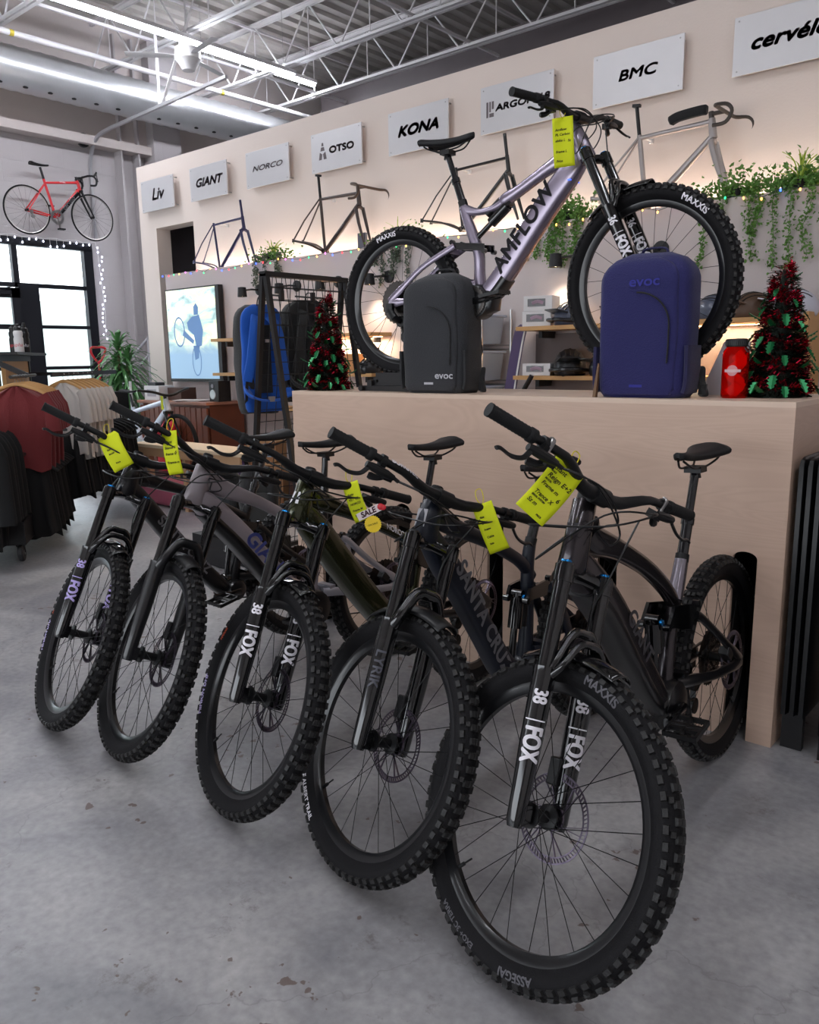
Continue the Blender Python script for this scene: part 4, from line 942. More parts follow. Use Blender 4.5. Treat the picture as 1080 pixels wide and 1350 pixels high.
def tinsel_tree(loc, Hh, Rb, seed, label):
    random.seed(seed); r = thing('tinsel_tree', label, 'tinsel tree', loc)
    rad = lambda z: Rb * (1 - z / Hh) ** .8 + .012
    mb = MB(); mb.lathe([(Rb * .75, 0), (Rb * .7, .02), (Rb * .35, Hh * .5), (.006, Hh * .96)], 18); mb.build('core', mat('core_dark_green', '#0c1a10', .8), r)
    def strips(n, ln, wd, lo=.75, hi=1.05):
        mb = MB()
        for i in range(n):
            z = Hh * (1 - sqrt(random.random())) * 1.0; a = random.uniform(0, 2 * pi); R0 = rad(z) * random.uniform(lo - .2, lo); d = V((cos(a), sin(a), random.uniform(-.5, .5))).normalized(); p = V((R0 * cos(a), R0 * sin(a), max(.004, z))); t = d.cross(V((random.uniform(-1, 1), random.uniform(-1, 1), random.uniform(-1, 1)))).normalized()
            L = random.uniform(.6, 1) * ln; q = p + d * L; q.z = max(.003, q.z)
            mb.add([p - t * wd, p + t * wd, q + t * wd * .6, q - t * wd * .6], [(0, 1, 2, 3)])
        return mb
    stuff(strips(4200, Rb * .36, .0018).build('dark_tinsel', mat('tinsel_dark_green', '#0e2416', .3, metal=.7), r, smooth=False, weld=False))
    mb = MB()
    turns = 5.5
    for i in range(3400):
        t = random.random(); z = Hh * (1 - t) ** 1.0 * .98; a = turns * 2 * pi * (t ** 1.25) + random.gauss(0, .75); R0 = rad(z) * .92; z += random.gauss(0, .012)
        c = V((R0 * cos(a), R0 * sin(a), max(.006, z))); d = V((random.gauss(0, 1), random.gauss(0, 1), random.gauss(0, 1))).normalized() + V((cos(a), sin(a), 0)) * .8; d.normalize(); w = d.cross(V((random.random(), random.random(), random.random() + .01))).normalized(); L = random.uniform(.010, .024)
        q = c + d * L; q.z = max(.002, q.z); mb.add([c - w * .0022, c + w * .0022, q + w * .0014, q - w * .0014], [(0, 1, 2, 3)])
    stuff(mb.build('red_tinsel', mat('tinsel_red', '#b81a38', .22, metal=.9), r, smooth=False, weld=False))
    M_l = mat('holly_green', '#1a7040', .3, metal=.5, var=.2)
    for i in range(60):
        t = (i + .5) / 60; z = Hh * (1 - t ** .6) * .93 + .01; a = i * 2.399 + random.uniform(-.3, .3); R0 = rad(z) * 1.03
        L = random.uniform(.042, .062) * (1 if z < Hh * .7 else .75); W_ = L * .28; c = V((R0 * cos(a), R0 * sin(a), z)); d = V((cos(a) * .55, sin(a) * .55, -.75 if i % 3 else .3)).normalized(); w = d.cross(V((cos(a), sin(a), .2))).normalized(); nn = w.cross(d)
        pr = [0, .9, .55, 1.05, .6, 1., .45, .6, 0]; pts1 = []; pts2 = []
        for k, q in enumerate(pr):
            pts1.append(c + d * L * k / 8 + w * W_ * q + nn * .006 * abs(q)); pts2.append(c + d * L * k / 8 - w * W_ * q + nn * .006 * abs(q))
        mid = [c + d * L * k / 8 for k in range(9)]; vs = pts1 + mid + pts2
        for v in vs: v.z = max(v.z, .003)
        mb = MB(); mb.add(vs, [(k, k + 1, 10 + k, 9 + k) for k in range(8)] + [(9 + k, 10 + k, 19 + k, 18 + k) for k in range(8)]); mb.build('holly_leaf', M_l, r, smooth=False, weld=False)
    return r
tinsel_tree((-3.13, 2.985, CZ), .485, .105, 3, 'red and green tinsel tree at the left end of the counter beside the wire rack')
tinsel_tree((-.935, 3.17, CZ), .475, .115, 5, 'red and green tinsel tree at the right end of the counter beside the red bottle')
# bottle
bt = thing('water_bottle', 'translucent red wide-mouth water bottle with black lid and pale printed emblem', 'bottle', (-1.045, 3.04, CZ))
M_red = mat('red_plastic', '#ff2a1c', .05, trans=.93, ior=1.12, var=0)
mb = MB(); prof = [(.0, .0), (.040, .0), (.046, .006), (.0465, .02), (.0465, .155), (.044, .17), (.034, .182), (.033, .188)]
mb.lathe(prof + [(.031, .188), (.032, .180), (.042, .168), (.0445, .153), (.0445, .02), (.040, .008), (0, .006)], 40); mb.build('body', M_red, bt)
mb = MB(); mb.lathe([(0, .184), (.036, .184), (.0375, .188), (.0375, .208), (.035, .212), (0, .214)], 32)
for k in range(32):
    a = 2 * pi * k / 32; mb.box((.0375 * cos(a), .0375 * sin(a), .198), (.002, .002, .018))
mb.build('lid', M_black, bt)
mb = MB(); mb.sweep(sm([(.036, 0, .19), (.05, -.01, .18), (.048, -.02, .165), (.036, -.02, .18)], 4), .002, 6); mb.build('lid_tether', M_black, bt)
mb = MB(); R_ = .0472; ac = radians(-84)
def bmap(x, z): return V((R_ * cos(ac + x / R_), R_ * sin(ac + x / R_), z))
def disc(rr, zc, n=24, r0=0, lim=None):
    for k in range(n):
        a, b = 2 * pi * k / n, 2 * pi * (k + 1) / n; mb.add([bmap(r0 * cos(a), zc + r0 * sin(a)), bmap(rr * cos(a), zc + rr * sin(a)), bmap(rr * cos(b), zc + rr * sin(b)), bmap(r0 * cos(b), zc + r0 * sin(b))], [(0, 1, 2, 3)])
for r0, r1 in ((.0, .004), (.006, .009), (.011, .014), (.016, .0185)): disc(r1, .10, r0=r0)
for i in range(10): mb.add([bmap(-.03 + .006 * i, .094), bmap(-.024 + .006 * i, .094), bmap(-.024 + .006 * i, .104), bmap(-.03 + .006 * i, .104)], [(0, 1, 2, 3)])
mb.build('printed_emblem', mat('print_pale_pink', '#d9b5b8', .5), bt, weld=False)
mb = MB(); P = sm([(-.02, .0, .012), (.015, .01, .05), (-.015, -.01, .09), (.02, .0, .13), (.0, .0, .16)], 4); mb.sweep(P, [(.022, .002)] * len(P), 8, lat=(1, .3, 0)); mb.build('insert_leaflet', mat('leaflet_red', '#e0301f', .5), bt)
# acrylic card behind the bottle, wood strip, stand
mb = MB(); mb.poly([(-1.235, 3.20, CZ + .001), (-1.055, 3.20, CZ + .001), (-1.055, 3.22, CZ + .205), (-1.155, 3.22, CZ + .205)], (0, .004, 0)); tag(mb.build('sign_board', mat('board_pale', '#c9c3c6', .4), smooth=False), 'pale leaning board on the counter behind the red bottle', 'board')
mb = MB(); mb.sweep([(-1.52, 2.875, CZ + .001), (-1.518, 2.88, CZ + .05), (-1.512, 2.885, CZ + .13)], [(.009, .012), (.008, .011), (.004, .005)], 4, lat=(1, 0, 0)); tag(mb.build('wooden_strip', mat('dark_oak', '#6b4c30', .5), smooth=False), 'thin upright wooden strip at the counter edge left of the navy backpack', 'wood strip')
sd = thing('bike_stand', 'low black stand under the rear wheel of the display bike', 'bike stand', (-2.66, 3.04, CZ))
mb = MB(); mb.bar((-.20, -.05, .014), (.22, -.06, .014), .03, .026); mb.bar((-.20, .14, .014), (.22, .14, .014), .03, .026); mb.bar((-.16, -.07, .04), (-.16, .16, .04), .03, .03); mb.cyl((-.21, -.085, .014), (-.21, -.02, .014), .014, n=10); mb.cyl((-.21, .11, .014), (-.21, .17, .014), .014, n=10); mb.build('base', M_black, sd, smooth=False)
mb = MB(); mb.box((-.02, .0, .047), (.26, .10, .038)); mb.box((-.02, .05, .066), (.22, .008, .05)); mb.box((-.02, -.05, .066), (.22, .008, .05)); mb.build('wheel_tray', M_black, sd, smooth=False)
mb = MB(); mb.cyl((-.12, -.054, .05), (-.12, -.052, .05), .008, n=12); mb.build('bolt', M_steel, sd)
mb = MB(); mb.box((-1.41, 3.11, CZ + .033), (.24, .09, .064)); mb.box((-1.50, 3.11, CZ + .08), (.04, .09, .03)); mb.box((-1.32, 3.11, CZ + .08), (.04, .09, .03)); tag(mb.build('wheel_block', M_plye, smooth=False), 'plywood chock under the display bike front wheel, behind the navy backpack', 'wheel chock')
# black folded panels beside the counter
fp = thing('folded_panels', 'black folded panels standing against the right side of the counter', 'folded panels', (-.70, 2.86, 0))
for k, (x, h) in enumerate(((-.048, 1.04), (-.020, 1.04), (.010, 1.045))):
    mb = MB(); mb.sweep([(x, .30, .13), (x, .30, h - .03), (x, .30, h - .01), (x, .30, h)], [(.012, .30), (.012, .30), (.010, .29), (.004, .27)], 14, e=6, lat=(1, 0, 0)); mb.build('panel', mat('panel_black', '#161618', .3), fp)
for y in (.04, .56):
    mb = MB(); mb.box((-.02, y, .065), (.07, .03, .13)); mb.build('foot', M_black, fp, smooth=False)
fp = thing('black_cabinet', 'tall glossy black cabinet at the right edge beside the folded panels', 'cabinet', (-.50, 3.15, 0))
mb = MB(); mb.box((0, 0, .56), (.26, .62, .96)); mb.build('body', mat('panel_black', '#161618'), fp, bevel=.015)
mb = MB(); mb.bar((-.12, -.30, 1.045), (.12, -.30, 1.045), .02, .012); mb.build('trim_strip', M_steel, fp, smooth=False)
mb = MB()
for x in (-.1, .1):
    for y in (-.27, .27): mb = MB(); mb.box((x, y, .04), (.05, .05, .08)); mb.build('foot', M_black, fp, smooth=False)
# ------------------------------------------------------------------ wire grid rack with hanging packs
gr = thing('grid_rack', 'black wire grid display rack leaning at the left end of the counter', 'display rack', (-4.10, 3.86, 0))
def gridpanel(xb, xt, nm='grid_panel'):
    y0, y1, zt = -.36, .36, 1.93
    def q(y, z): return (xb + (xt - xb) * z / zt, y, z)
    mb = MB()
    for y in (y0, y1): mb.bar(q(y, .02), q(y, zt), .032, .032, up=(0, 1, 0))
    for z in (zt, .03): mb.bar(q(y0 - .016, z), q(y1 + .016, z), .032, .032)
    mb.build(nm + '_frame', M_black, gr, smooth=False); mb = MB()
    for i in range(1, 9): mb.cyl(q(y0 + (y1 - y0) * i / 9, .03), q(y0 + (y1 - y0) * i / 9, zt), .0028, n=5)
    for i in range(1, 24): mb.cyl(q(y0, zt * i / 24), q(y1, zt * i / 24), .0028, n=5)
    mb.build(nm, M_black, gr, smooth=False)
gridpanel(.18, -.12); gridpanel(-.42, -.15)
mb = MB()
for y, z in ((-.20, 1.80), (.08, 1.80), (.24, 1.80)): mb = MB(); mb.bar((-.16, y, z), (-.34, y, z + .02), .012, .012); mb.box((-.16, y, z), (.02, .03, .07)); mb.build('hook', M_black, gr, smooth=False)
M_bl = fabric('royal_blue_nylon', '#1657b8'); M_dk = fabric('dark_olive_nylon', '#2a2a2a'); M_mesh = fabric('mesh_black', '#1b1c1e')
def hang_pack(loc, rz, Hh, W, D, mm, mback, label, sc=1.):
    """back panel with harness faces local -Y"""
    r = thing('hanging_backpack', label, 'backpack', loc, rz)
    mb = MB(); rbox_path(mb, W, D, Hh, top=.12, e=3.2, n=36, bulge=.06, botr=.08); displace(mb, .018, 6, W * 9); mb.build('main_body', mback, r, ang=70)
    mb = MB(); rbox_path(mb, W * 1.0, D * .3, Hh * .98, top=.1, e=3.2, n=36, bulge=.0, botr=.05); displace(mb, .012, 7, 5); mb.xf(Matrix.Translation((0, -D * .42, .01))); mb.build('back_panel', mm, r, ang=70)
    mb = MB(); mb.sweep(sm([(0, -D * .62, .14), (0, -D * .6, Hh * .5), (0, -D * .6, Hh * .8)], 5), [(W * .16, .02)] * 11, 16, e=4, lat=(1, 0, 0)); mb.build('mesh_padding', M_mesh, r)
    for s in (-1, 1):
        mb = MB(); mb.sweep(sm([(s * .05, -D * .58, Hh * .88), (s * .09, -D * .85, Hh * .76), (s * .125, -D * .88, Hh * .5), (s * .15, -D * .72, Hh * .3)], 5), [(.034, .010)] * 16, 12, e=4, lat=(1, 0, 0)); mb.build('shoulder_strap', mm, r)
        mb = MB(); mb.sweep(sm([(s * .15, -D * .72, Hh * .3), (s * .155, -D * .66, Hh * .16), (s * W * .47, -D * .45, Hh * .1)], 4), [(.011, .002)] * 9, 6, lat=(1, 0, 0)); mb.build('webbing', M_strap, r)
        mb = MB(); mb.sweep(sm([(s * W * .42, -D * .5, .16), (s * W * .5, -D * .85, .13), (s * W * .3, -D * 1.05, .10), (s * W * .08, -D * 1.0, .09)], 5), [(.012, .045)] * 8 + [(.008, .02)] * 8, 10, e=3, lat=(0, 1, 0)); mb.build('hip_belt', mm, r)
    mb = MB(); mb.box((0, -D * 1.03, .10), (.05, .015, .035)); mb.box((.0, -D * .92, Hh * .66), (.035, .01, .02)); mb.build('buckle', M_steel, r)
    mb = MB(); mb.sweep(sm([(-.03, -D * .5, Hh - .02), (-.02, -D * .55, Hh + .035), (.02, -D * .55, Hh + .035), (.03, -D * .5, Hh - .02)], 4), [(.009, .003)] * 13, 6, lat=(0, 1, 0)); mb.build('haul_loop', M_strap, r)
    return r
hang_pack((-4.50, 3.62, 1.02), radians(80), .74, .30, .17, M_bl, M_dk, 'large royal blue and dark hiking backpack hanging on the wire rack, harness outward')
hang_pack((-4.46, 4.02, 1.08), radians(80), .72, .34, .17, M_dk, M_dk, 'large black backpack hanging behind the wire grid, right of the blue one')
def small_pack(x, y, z, rz, label, m, s=1.):
    r = thing('small_backpack', label, 'backpack', (x, y, z), rz); r.scale = (s, s, s)
    mb = MB(); rbox_path(mb, .26, .15, .44, top=.1, e=3.2, n=30, bulge=.05, botr=.05); displace(mb, .014, 7, x); mb.build('main_body', m, r, ang=70)
    mb = MB(); rbox_path(mb, .20, .06, .24, top=.06, e=3.2, n=24, bulge=.05, botr=.03); mb.xf(Matrix.Translation((0, -.085, .03))); mb.build('front_pocket', m, r)
    for q in (-1, 1):
        mb = MB(); mb.sweep(sm([(q * .05, -.07, .42), (q * .08, -.13, .30), (q * .09, -.12, .12), (q * .11, -.08, .04)], 4), [(.022, .006)] * 13, 8, lat=(1, 0, 0)); mb.build('compression_strap', M_strap, r)
    return r
small_pack(-4.25, 3.38, .25, radians(50), 'small black backpack low on the rack behind the handlebar of the middle bike, right one', M_dk)
small_pack(-4.55, 3.30, .22, radians(45), 'small black backpack low on the rack, left of its twin', fabric('soft_black', '#202226'))
small_pack(-5.95, 4.55, .12, radians(40), 'small shiny lilac bag on the floor beyond the grey bike', mat('shiny_lilac', '#8e78b8', .3, metal=.3, sheen=.2))
mb = MB(); mb.box((-4.42, 3.34, .11), (.62, .36, .20)); tag(mb.build('low_plinth', M_black, smooth=False), 'low black plinth under the two small black backpacks', 'plinth')
# ------------------------------------------------------------------ wall frames on the ledge
def frameset(x, z, tilt, mfr, label, bars=None, post=False, steer=True, bag=False, fork_m=None, tube=.014, flip=False, decal=None):
    r = thing('bicycle_frame', label, 'bicycle frame', (x, 5.80, z)); r.rotation_euler = (0, radians(tilt), 0)
    BBp, SCp, HTp, HBp, FE = V((.41, 0, -.07)), V((.285, 0, .43)), V((.80, 0, .50)), V((.832, 0, .375)), V((1.0, 0, .0))
    mb = MB()
    mb.cyl(BBp, SCp, tube * 1.05, n=14); mb.sweep([BBp, BBp.lerp(HBp, .5), HBp + V((0, 0, .02))], [tube * 1.5, tube * 1.75, tube * 1.35], 14); mb.cyl(SCp - V((0, 0, .02)), HTp - V((0, 0, .02)), tube * .95, tube * 1.15, n=14); mb.cyl(HTp, HBp, tube * 1.4, tube * 1.6, n=16)
    for s in (-1, 1):
        mb.sweep(sm([BBp + V((-.02, s * .02, 0)), (.22, s * .055, -.02), (0, s * .065, 0)], 4), [tube * .8] * 9, 8); mb.sweep([SCp + V((0, s * .012, -.02)), V((.13, s * .05, .2)), V((0, s * .065, .0))], [tube * .55] * 3, 8); mb.box((0, s * .065, 0), (.03, .008, .035))
    mb.lathe([(.02, -.034), (.024, -.034), (.024, .034), (.02, .034)], 18, o=tuple(BBp), ax='y', closed=True); mb.build('main_frame', mfr, r, ang=50)
    if fork_m is not False:
        mb = MB(); mb.sweep([HBp + V((0, -.05, -.03)), HBp + V((0, 0, -.008)), HBp + V((0, .05, -.03))], [.016, .02, .016], 10)
        for s in (-1, 1): mb.sweep([HBp + V((0, s * .048, -.02)), HBp + V((.06, s * .052, -.16)), FE + V((0, s * .05, 0))], [(.012, .02), (.011, .018), (.008, .010)], 10, lat=(0, 1, 0))
        if steer: mb.cyl(HTp, HTp + (HTp - HBp).normalized() * .17, .0135, n=12)
        mb.build('fork', fork_m or mfr, r, ang=50)
    if post:
        d = (SCp - BBp).normalized(); mb = MB(); mb.cyl(SCp, SCp + d * .20, .0135, n=12); mb.box(SCp + d * .205, (.055, .035, .02)); mb.build('seatpost', M_blk, r)
    if bars:
        mb = MB(); d = (HTp - HBp).normalized(); c = HTp + d * .03 + V((.09, 0, .01)); mb.cyl(HTp, HTp + d * .045, .018, n=12); mb.cyl(HTp + d * .03, c, .014, n=10)
        for s in (-1, 1):
            mb.sweep(sm([c, c + V((0, s * .12, 0)), c + V((.01, s * .19, 0)), c + V((.09, s * .205, -.005)), c + V((.13, s * .21, -.05)), c + V((.10, s * .215, -.115)), c + V((.02, s * .22, -.13))], 4), .0125, 8)
        mb.build('drop_handlebar', bars, r)
    if bag:
        mb = MB(); mb.sweep(sm([(.50, 0, .50), (.56, 0, .53), (.70, 0, .555), (.76, 0, .56)], 4), [(.015, .02)] + [(.026, .032)] * 11 + [(.02, .025)], 12, e=4, lat=(0, 1, 0)); mb.build('frame_bag', M_strap, r)
    if decal: text_obj('lettering', decal, .05, lambda a, b: V((.62 + a * .69, -tube * 1.75 - .001, .155 + a * .72 + b * .6)), M_greyd2 if False else M_letgrey, r, shear=0)
    mb = MB(); mb.cyl((.29, .0, .425), (.29, .20, .425), .006, n=8); mb.box((.29, .19, .425), (.03, .02, .03)); mb.build('wall_hook', M_wht, r)
    return r
frameset(-8.19, 2.50, 6, mat('midnight_paint', '#22204a', .3, metal=.3, coat=.5), 'dark blue bare bicycle frame on the ledge, leftmost of the four wall frames', tube=.012)
frameset(-6.46, 2.565, 9, mat('bronze_grey_paint', '#4a403e', .35, metal=.4), 'bronze grey bicycle frame with drop handlebar on the ledge, below the OTSO plate', bars=mat('bar_bronze', '#4b3a30', .5), post=True, steer=False, decal='OTSO')
frameset(-4.76, 2.565, 6, mat('black_frame_paint', '#1b1a1b', .3, coat=.4), 'black bare bicycle frame on the ledge, seen through the display bike frame', tube=.0115)
frameset(-3.10, 2.53, 6, mat('silver_frame_paint', '#9f9896', .3, metal=.4, coat=.3), 'silver bicycle frame with drop handlebar and black top tube bag, right of the display bike', bars=mat('bar_dark', '#3b342f', .5), post=True, steer=False, bag=True, tube=.017)
# ------------------------------------------------------------------ ledge plants, lights
M_ivy = mat('ivy_green', '#5f8a3c', .5, var=.4, vscale=14); M_ivyd = mat('ivy_dark', '#5d6a58', .55, var=.3, vscale=14); M_spid = mat('grass_green', '#a9c24a', .5, var=.2)
def leaf(mb, c, d, w, L, W_):
    d = d.normalized(); w = (w - d * w.dot(d)).normalized(); n_ = d.cross(w)
    mb.add([c, c + d * L * .4 + w * W_ - n_ * W_ * .3, c + d * L, c + d * L * .4 - w * W_ - n_ * W_ * .3, c + d * L * .45], [(0, 1, 4), (1, 2, 4), (2, 3, 4), (3, 0, 4)])
def rv(): return V((random.gauss(0, 1), random.gauss(0, 1), random.gauss(0, 1)))
def trailing(x, W_, vines, label, seed, spid=0, z=2.36, hgt=.15, blob=420, md=None):
    random.seed(seed); r = thing('trailing_plant', label, 'trailing plant', (x, 5.68, z))
    mb = MB(); mb.lathe([(.05, 0), (.065, .08), (.06, .08), (.05, .01)], 16, closed=True); mb.build('pot', M_black, r)
    mb = MB()
    for i in range(blob):
        c = V((random.gauss(0, W_ * .30), random.gauss(0, .05), .02 + abs(random.gauss(0, hgt * .42)))); leaf(mb, c, rv() + V((0, -.3, .3)), rv(), random.uniform(.022, .04), random.uniform(.009, .014))
    mb.build('foliage', M_ivy, r, smooth=False, weld=False)
    for i in range(vines):
        vx = (i / max(1, vines - 1) - .5) * W_ * .9 + random.uniform(-.03, .03); Lv = random.uniform(.12, .46); P = sm([(vx * .8, -.02, .08), (vx, -.10, .06), (vx + random.uniform(-.02, .02), -.115, -.05), (vx + random.uniform(-.03, .03), -.12, -Lv * .6), (vx + random.uniform(-.04, .04), -.12, -Lv)], 5)
        mb = MB(); mb.sweep(P, .0018, 4)
        for p in P[3:]:
            for k in range(14): leaf(mb, V(p) + rv() * .016, rv() + V((0, -.3, -.4)), rv(), random.uniform(.016, .028), random.uniform(.007, .011))
        mb.build('vine', md or M_ivy, r, smooth=False, weld=False)
    if spid:
        mb = MB()
        for i in range(spid):
            a = random.uniform(0, 2 * pi); q = random.uniform(.06, .2); h = random.uniform(.12, .26) ; P = sm([(0, 0, .05), (q * .4 * cos(a), q * .4 * sin(a) * .5, h * .8), (q * cos(a), q * sin(a) * .5, h)], 4); mb.sweep(P, [(.006, .001)] * 6 + [(.003, .001)] * 3, 4, lat=(-sin(a), cos(a), 0))
        mb.build('grass_tuft', M_spid, r, smooth=False, weld=False)
trailing(-6.72, .42, 3, 'small trailing plant with grassy tuft on the ledge above the wire rack', 1, spid=26, md=M_ivyd)
trailing(-5.0, .50, 5, 'trailing plant on the ledge seen through the display bike rear wheel', 2, spid=10, md=M_ivyd)
trailing(-3.27, .40, 6, 'trailing plant on the ledge left of the display bike front wheel', 4, hgt=.2, blob=750)
trailing(-2.02, .34, 3, 'trailing plant on the ledge just right of the display bike front wheel', 6, hgt=.18, blob=520)
trailing(-1.62, .50, 5, 'large trailing plant with grassy tuft at the right end of the ledge', 8, spid=40, hgt=.18, blob=750)
mb = MB(); mb.box((-3.62, 5.585, 2.23), (.12, .02, .24)); tag(mb.build('wall_tag', mat('cork_tan', '#b59c86', .7), smooth=False), 'tan hanging tag on the low wall seen through the display bike frame', 'tag')
mb = MB(); mb.box((-5.55, 5.80, 2.47), (.10, .03, .16)); tag(mb.build('small_grey_box', mat('slate_card', '#5b5d68', .6), smooth=False), 'small dark grey card standing on the ledge below the KONA plate', 'card')
sl = thing('string_lights', 'multicoloured fairy lights along the edge of the ledge', 'string lights', (0, 5.56, 2.375))
random.seed(11); P = []
for i in range(64): P.append((-8.55 + 7.2 * i / 63, random.uniform(-.012, .004), random.uniform(-.03, .012)))
mb = MB(); mb.sweep(P, .0025, 4); mb.build('cord', mat('cord_green', '#3b4a3a', .6), sl)
bc_ = [mat('bulb_' + n_, c_, .3, emit=c_, es=e_) for n_, c_, e_ in (('blue', '#3050ff', 6), ('red', '#ff3038', 4), ('green', '#30e080', 3), ('amber', '#ffb050', 5), ('pink', '#e060d0', 4), ('white', '#dfe4ff', 5))]
bms = []
for m_ in bc_:
    mb = MB(); mb.ball((0, 0, 0), .0065, 8, (1, 1, 1.5)); bms.append(mesh_of(mb, 'bulb', m_))
for i, p in enumerate(P):
    link('bulb', bms[(i * 7 + i // 5) % 6 if i < 38 or i % 3 == 0 else 3], sl, Matrix.Translation((p[0], p[1] - .012, p[2] - .012)))
il = thing('icicle_lights', 'white icicle lights draped over the top and side of the window frame', 'string lights', (XW + .09, 0, 0))
mb = MB(); Q = [(0, 2.6 + 4.05 * i / 40, 3.17 + .012 * sin(i * 2.1)) for i in range(41)] + [(0, 6.68, 3.0), (0, 6.70, 2.6), (0, 6.72, 2.1), (0, 6.70, 1.75)]
mb.sweep(Q, .004, 5)
random.seed(5); bl = []
for i in range(0, 40, 1):
    p = Q[i]; Lh = random.choice((.04, .08, .12)); mb.bar(p, (0, p[1], p[2] - Lh), .003, .003, up=(0, 1, 0)); bl.append((0.006, p[1], p[2] - Lh))
for i in range(22): bl.append((.006, 6.70 + random.uniform(-.04, .04), 3.1 - i * .065))
mb.build('cord', M_wht, il); mb = MB(); mb.ball((0, 0, 0), .011, 6, (1, 1, 1.6)); bm_ = mesh_of(mb, 'bulb', mat('bulb_white', '#fff6e6', .3, emit='#fff2e0', es=2.2))
for p in bl: link('bulb', bm_, il, Matrix.Translation(p))
# gooseneck wall lamps
def wall_lamp(x, rz, label):
    r = thing('wall_lamp', label, 'wall lamp', (x, 5.6, 2.10))
    mb = MB(); mb.lathe([(0, 0), (.055, 0), (.055, -.02), (.03, -.03), (0, -.03)], 24, ax='y'); mb.build('wall_plate', M_black, r)
    mb = MB(); mb.cyl((0, -.03, 0), (0, -.11, .0), .009, n=10); mb.cyl((0, -.11, 0), (rz, -.14, -.005), .009, n=10); mb.build('arm', M_black, r)
    mb = MB(); mb.lathe([(.02, .05), (.042, .045), (.05, -.05), (.047, -.05), (.04, .04)], 20, o=(rz, -.14, -.02)); mb.build('shade', M_black, r)
    mb = MB(); mb.ball((rz, -.14, -.045), .022, 10); mb.build('bulb', mat('lamp_bulb', '#ffe2b8', .4, emit='#ffd9a6', es=14.), r)
    ld = bpy.data.lights.new('wall_spot', 'SPOT'); ld.energy = 16; ld.spot_size = radians(105); ld.spot_blend = .8; ld.color = (1, .80, .60); ld.shadow_soft_size = .03; lo = bpy.data.objects.new('wall_spot', ld); COL.objects.link(lo); lo.location = (x + rz, 5.46, 2.02)
for x, rz, l in ((-6.86, -.12, 'nearest the portrait screen'), (-6.27, -.12, 'above the blue backpack'), (-5.68, -.12, 'above the wire grid rack'), (-5.03, -.12, 'seen through the display bike rear wheel'), (-3.12, -.12, 'below the middle trailing plant'), (-2.48, -.1, 'seen through the display bike front wheel')): wall_lamp(x, rz, 'small black wall lamp on the low wall, ' + l)
# ------------------------------------------------------------------ screen, shelves and their stock
sc = thing('display_screen', 'tall portrait screen showing a washed out picture of a mountain biker', 'screen', (-7.98, 5.58, 1.67))
mb = MB(); mb.box((0, -.03, 0), (1.02, .06, 1.05)); mb.build('bezel', M_black, sc, smooth=False)
def screen_mat():
    m = bpy.data.materials.new('screen_picture'); m.use_nodes = True; nt = m.node_tree; b = nt.nodes['Principled BSDF']; N = nt.nodes.new; Lk = nt.links.new
    tc = N('ShaderNodeTexCoord'); mp = N('ShaderNodeMapping'); mp.inputs['Scale'].default_value = (1.6, 1, 3.2); Lk(tc.outputs['Object'], mp.inputs[0]); n = N('ShaderNodeTexNoise'); n.inputs['Scale'].default_value = 2.2; n.inputs['Detail'].default_value = 8; n.inputs['Distortion'].default_value = .7; Lk(mp.outputs[0], n.inputs['Vector'])
    r = N('ShaderNodeValToRGB'); cr = r.color_ramp; cr.elements[0].position = .3; cr.elements[0].color = lin('#7fa6a8'); cr.elements[1].position = .62; cr.elements[1].color = lin('#f4f6e2'); e = cr.elements.new(.45); e.color = lin('#b8d2cf'); e = cr.elements.new(.52); e.color = lin('#e6efc9'); Lk(n.outputs['Fac'], r.inputs[0])
    s = N('ShaderNodeSeparateXYZ'); Lk(tc.outputs['Object'], s.inputs[0]); mr = N('ShaderNodeMapRange'); mr.inputs[1].default_value = -.22; mr.inputs[2].default_value = -.05; Lk(s.outputs['Z'], mr.inputs[0])
    mx = N('ShaderNodeMix'); mx.data_type = 'RGBA'; mx.inputs[6].default_value = lin('#8fb0cc'); Lk(mr.outputs[0], mx.inputs[0]); Lk(r.outputs[0], mx.inputs[7]); Lk(mx.outputs[2], b.inputs['Base Color']); Lk(mx.outputs[2], b.inputs['Emission Color']); b.inputs['Emission Strength'].default_value = .55; b.inputs['Base Color'].default_value = (0, 0, 0, 1); b.inputs['Roughness'].default_value = .25
    return m
mb = MB(); mb.box((-.02, -.062, .01), (.94, .004, 1.0)); pic = mb.build('picture', screen_mat(), sc, smooth=False)
M_sil = mat('picture_blue', '#5a7fae', .5, emit='#6a90c0', es=.35); M_sil2 = mat('picture_pale', '#b9cbe0', .5, emit='#c0d4ea', es=.4)
def ringp(mb, cx_, cz_, rx, rz_, t, y=-.0655):
    n = 28
    for k in range(n):
        a, b = 2 * pi * k / n, 2 * pi * (k + 1) / n; mb.add([(cx_ + rx * cos(a), y, cz_ + rz_ * sin(a)), (cx_ + rx * cos(b), y, cz_ + rz_ * sin(b)), (cx_ + (rx - t) * cos(b), y, cz_ + (rz_ - t) * sin(b)), (cx_ + (rx - t) * cos(a), y, cz_ + (rz_ - t) * sin(a))], [(0, 1, 2, 3)])
mb = MB(); ringp(mb, -.26, .04, .11, .17, .018); ringp(mb, .05, -.29, .09, .17, .014)
for q in ([(-.2, .0), (.0, -.1), (.02, -.06), (-.17, .06)], [(-.1, .14), (.0, .2), (.14, .22), (.2, .05), (.16, -.12), (.06, -.14), (.02, .0), (-.08, .06)], [(.04, .22), (.12, .22), (.13, .3), (.09, .35), (.04, .31)], [(.0, -.12), (.12, -.12), (.09, -.26), (.02, -.28)]): mb.add([(x, -.066, z) for x, z in q], [tuple(range(len(q)))])
mb.build('picture_rider', M_sil, pic, smooth=False, weld=False)
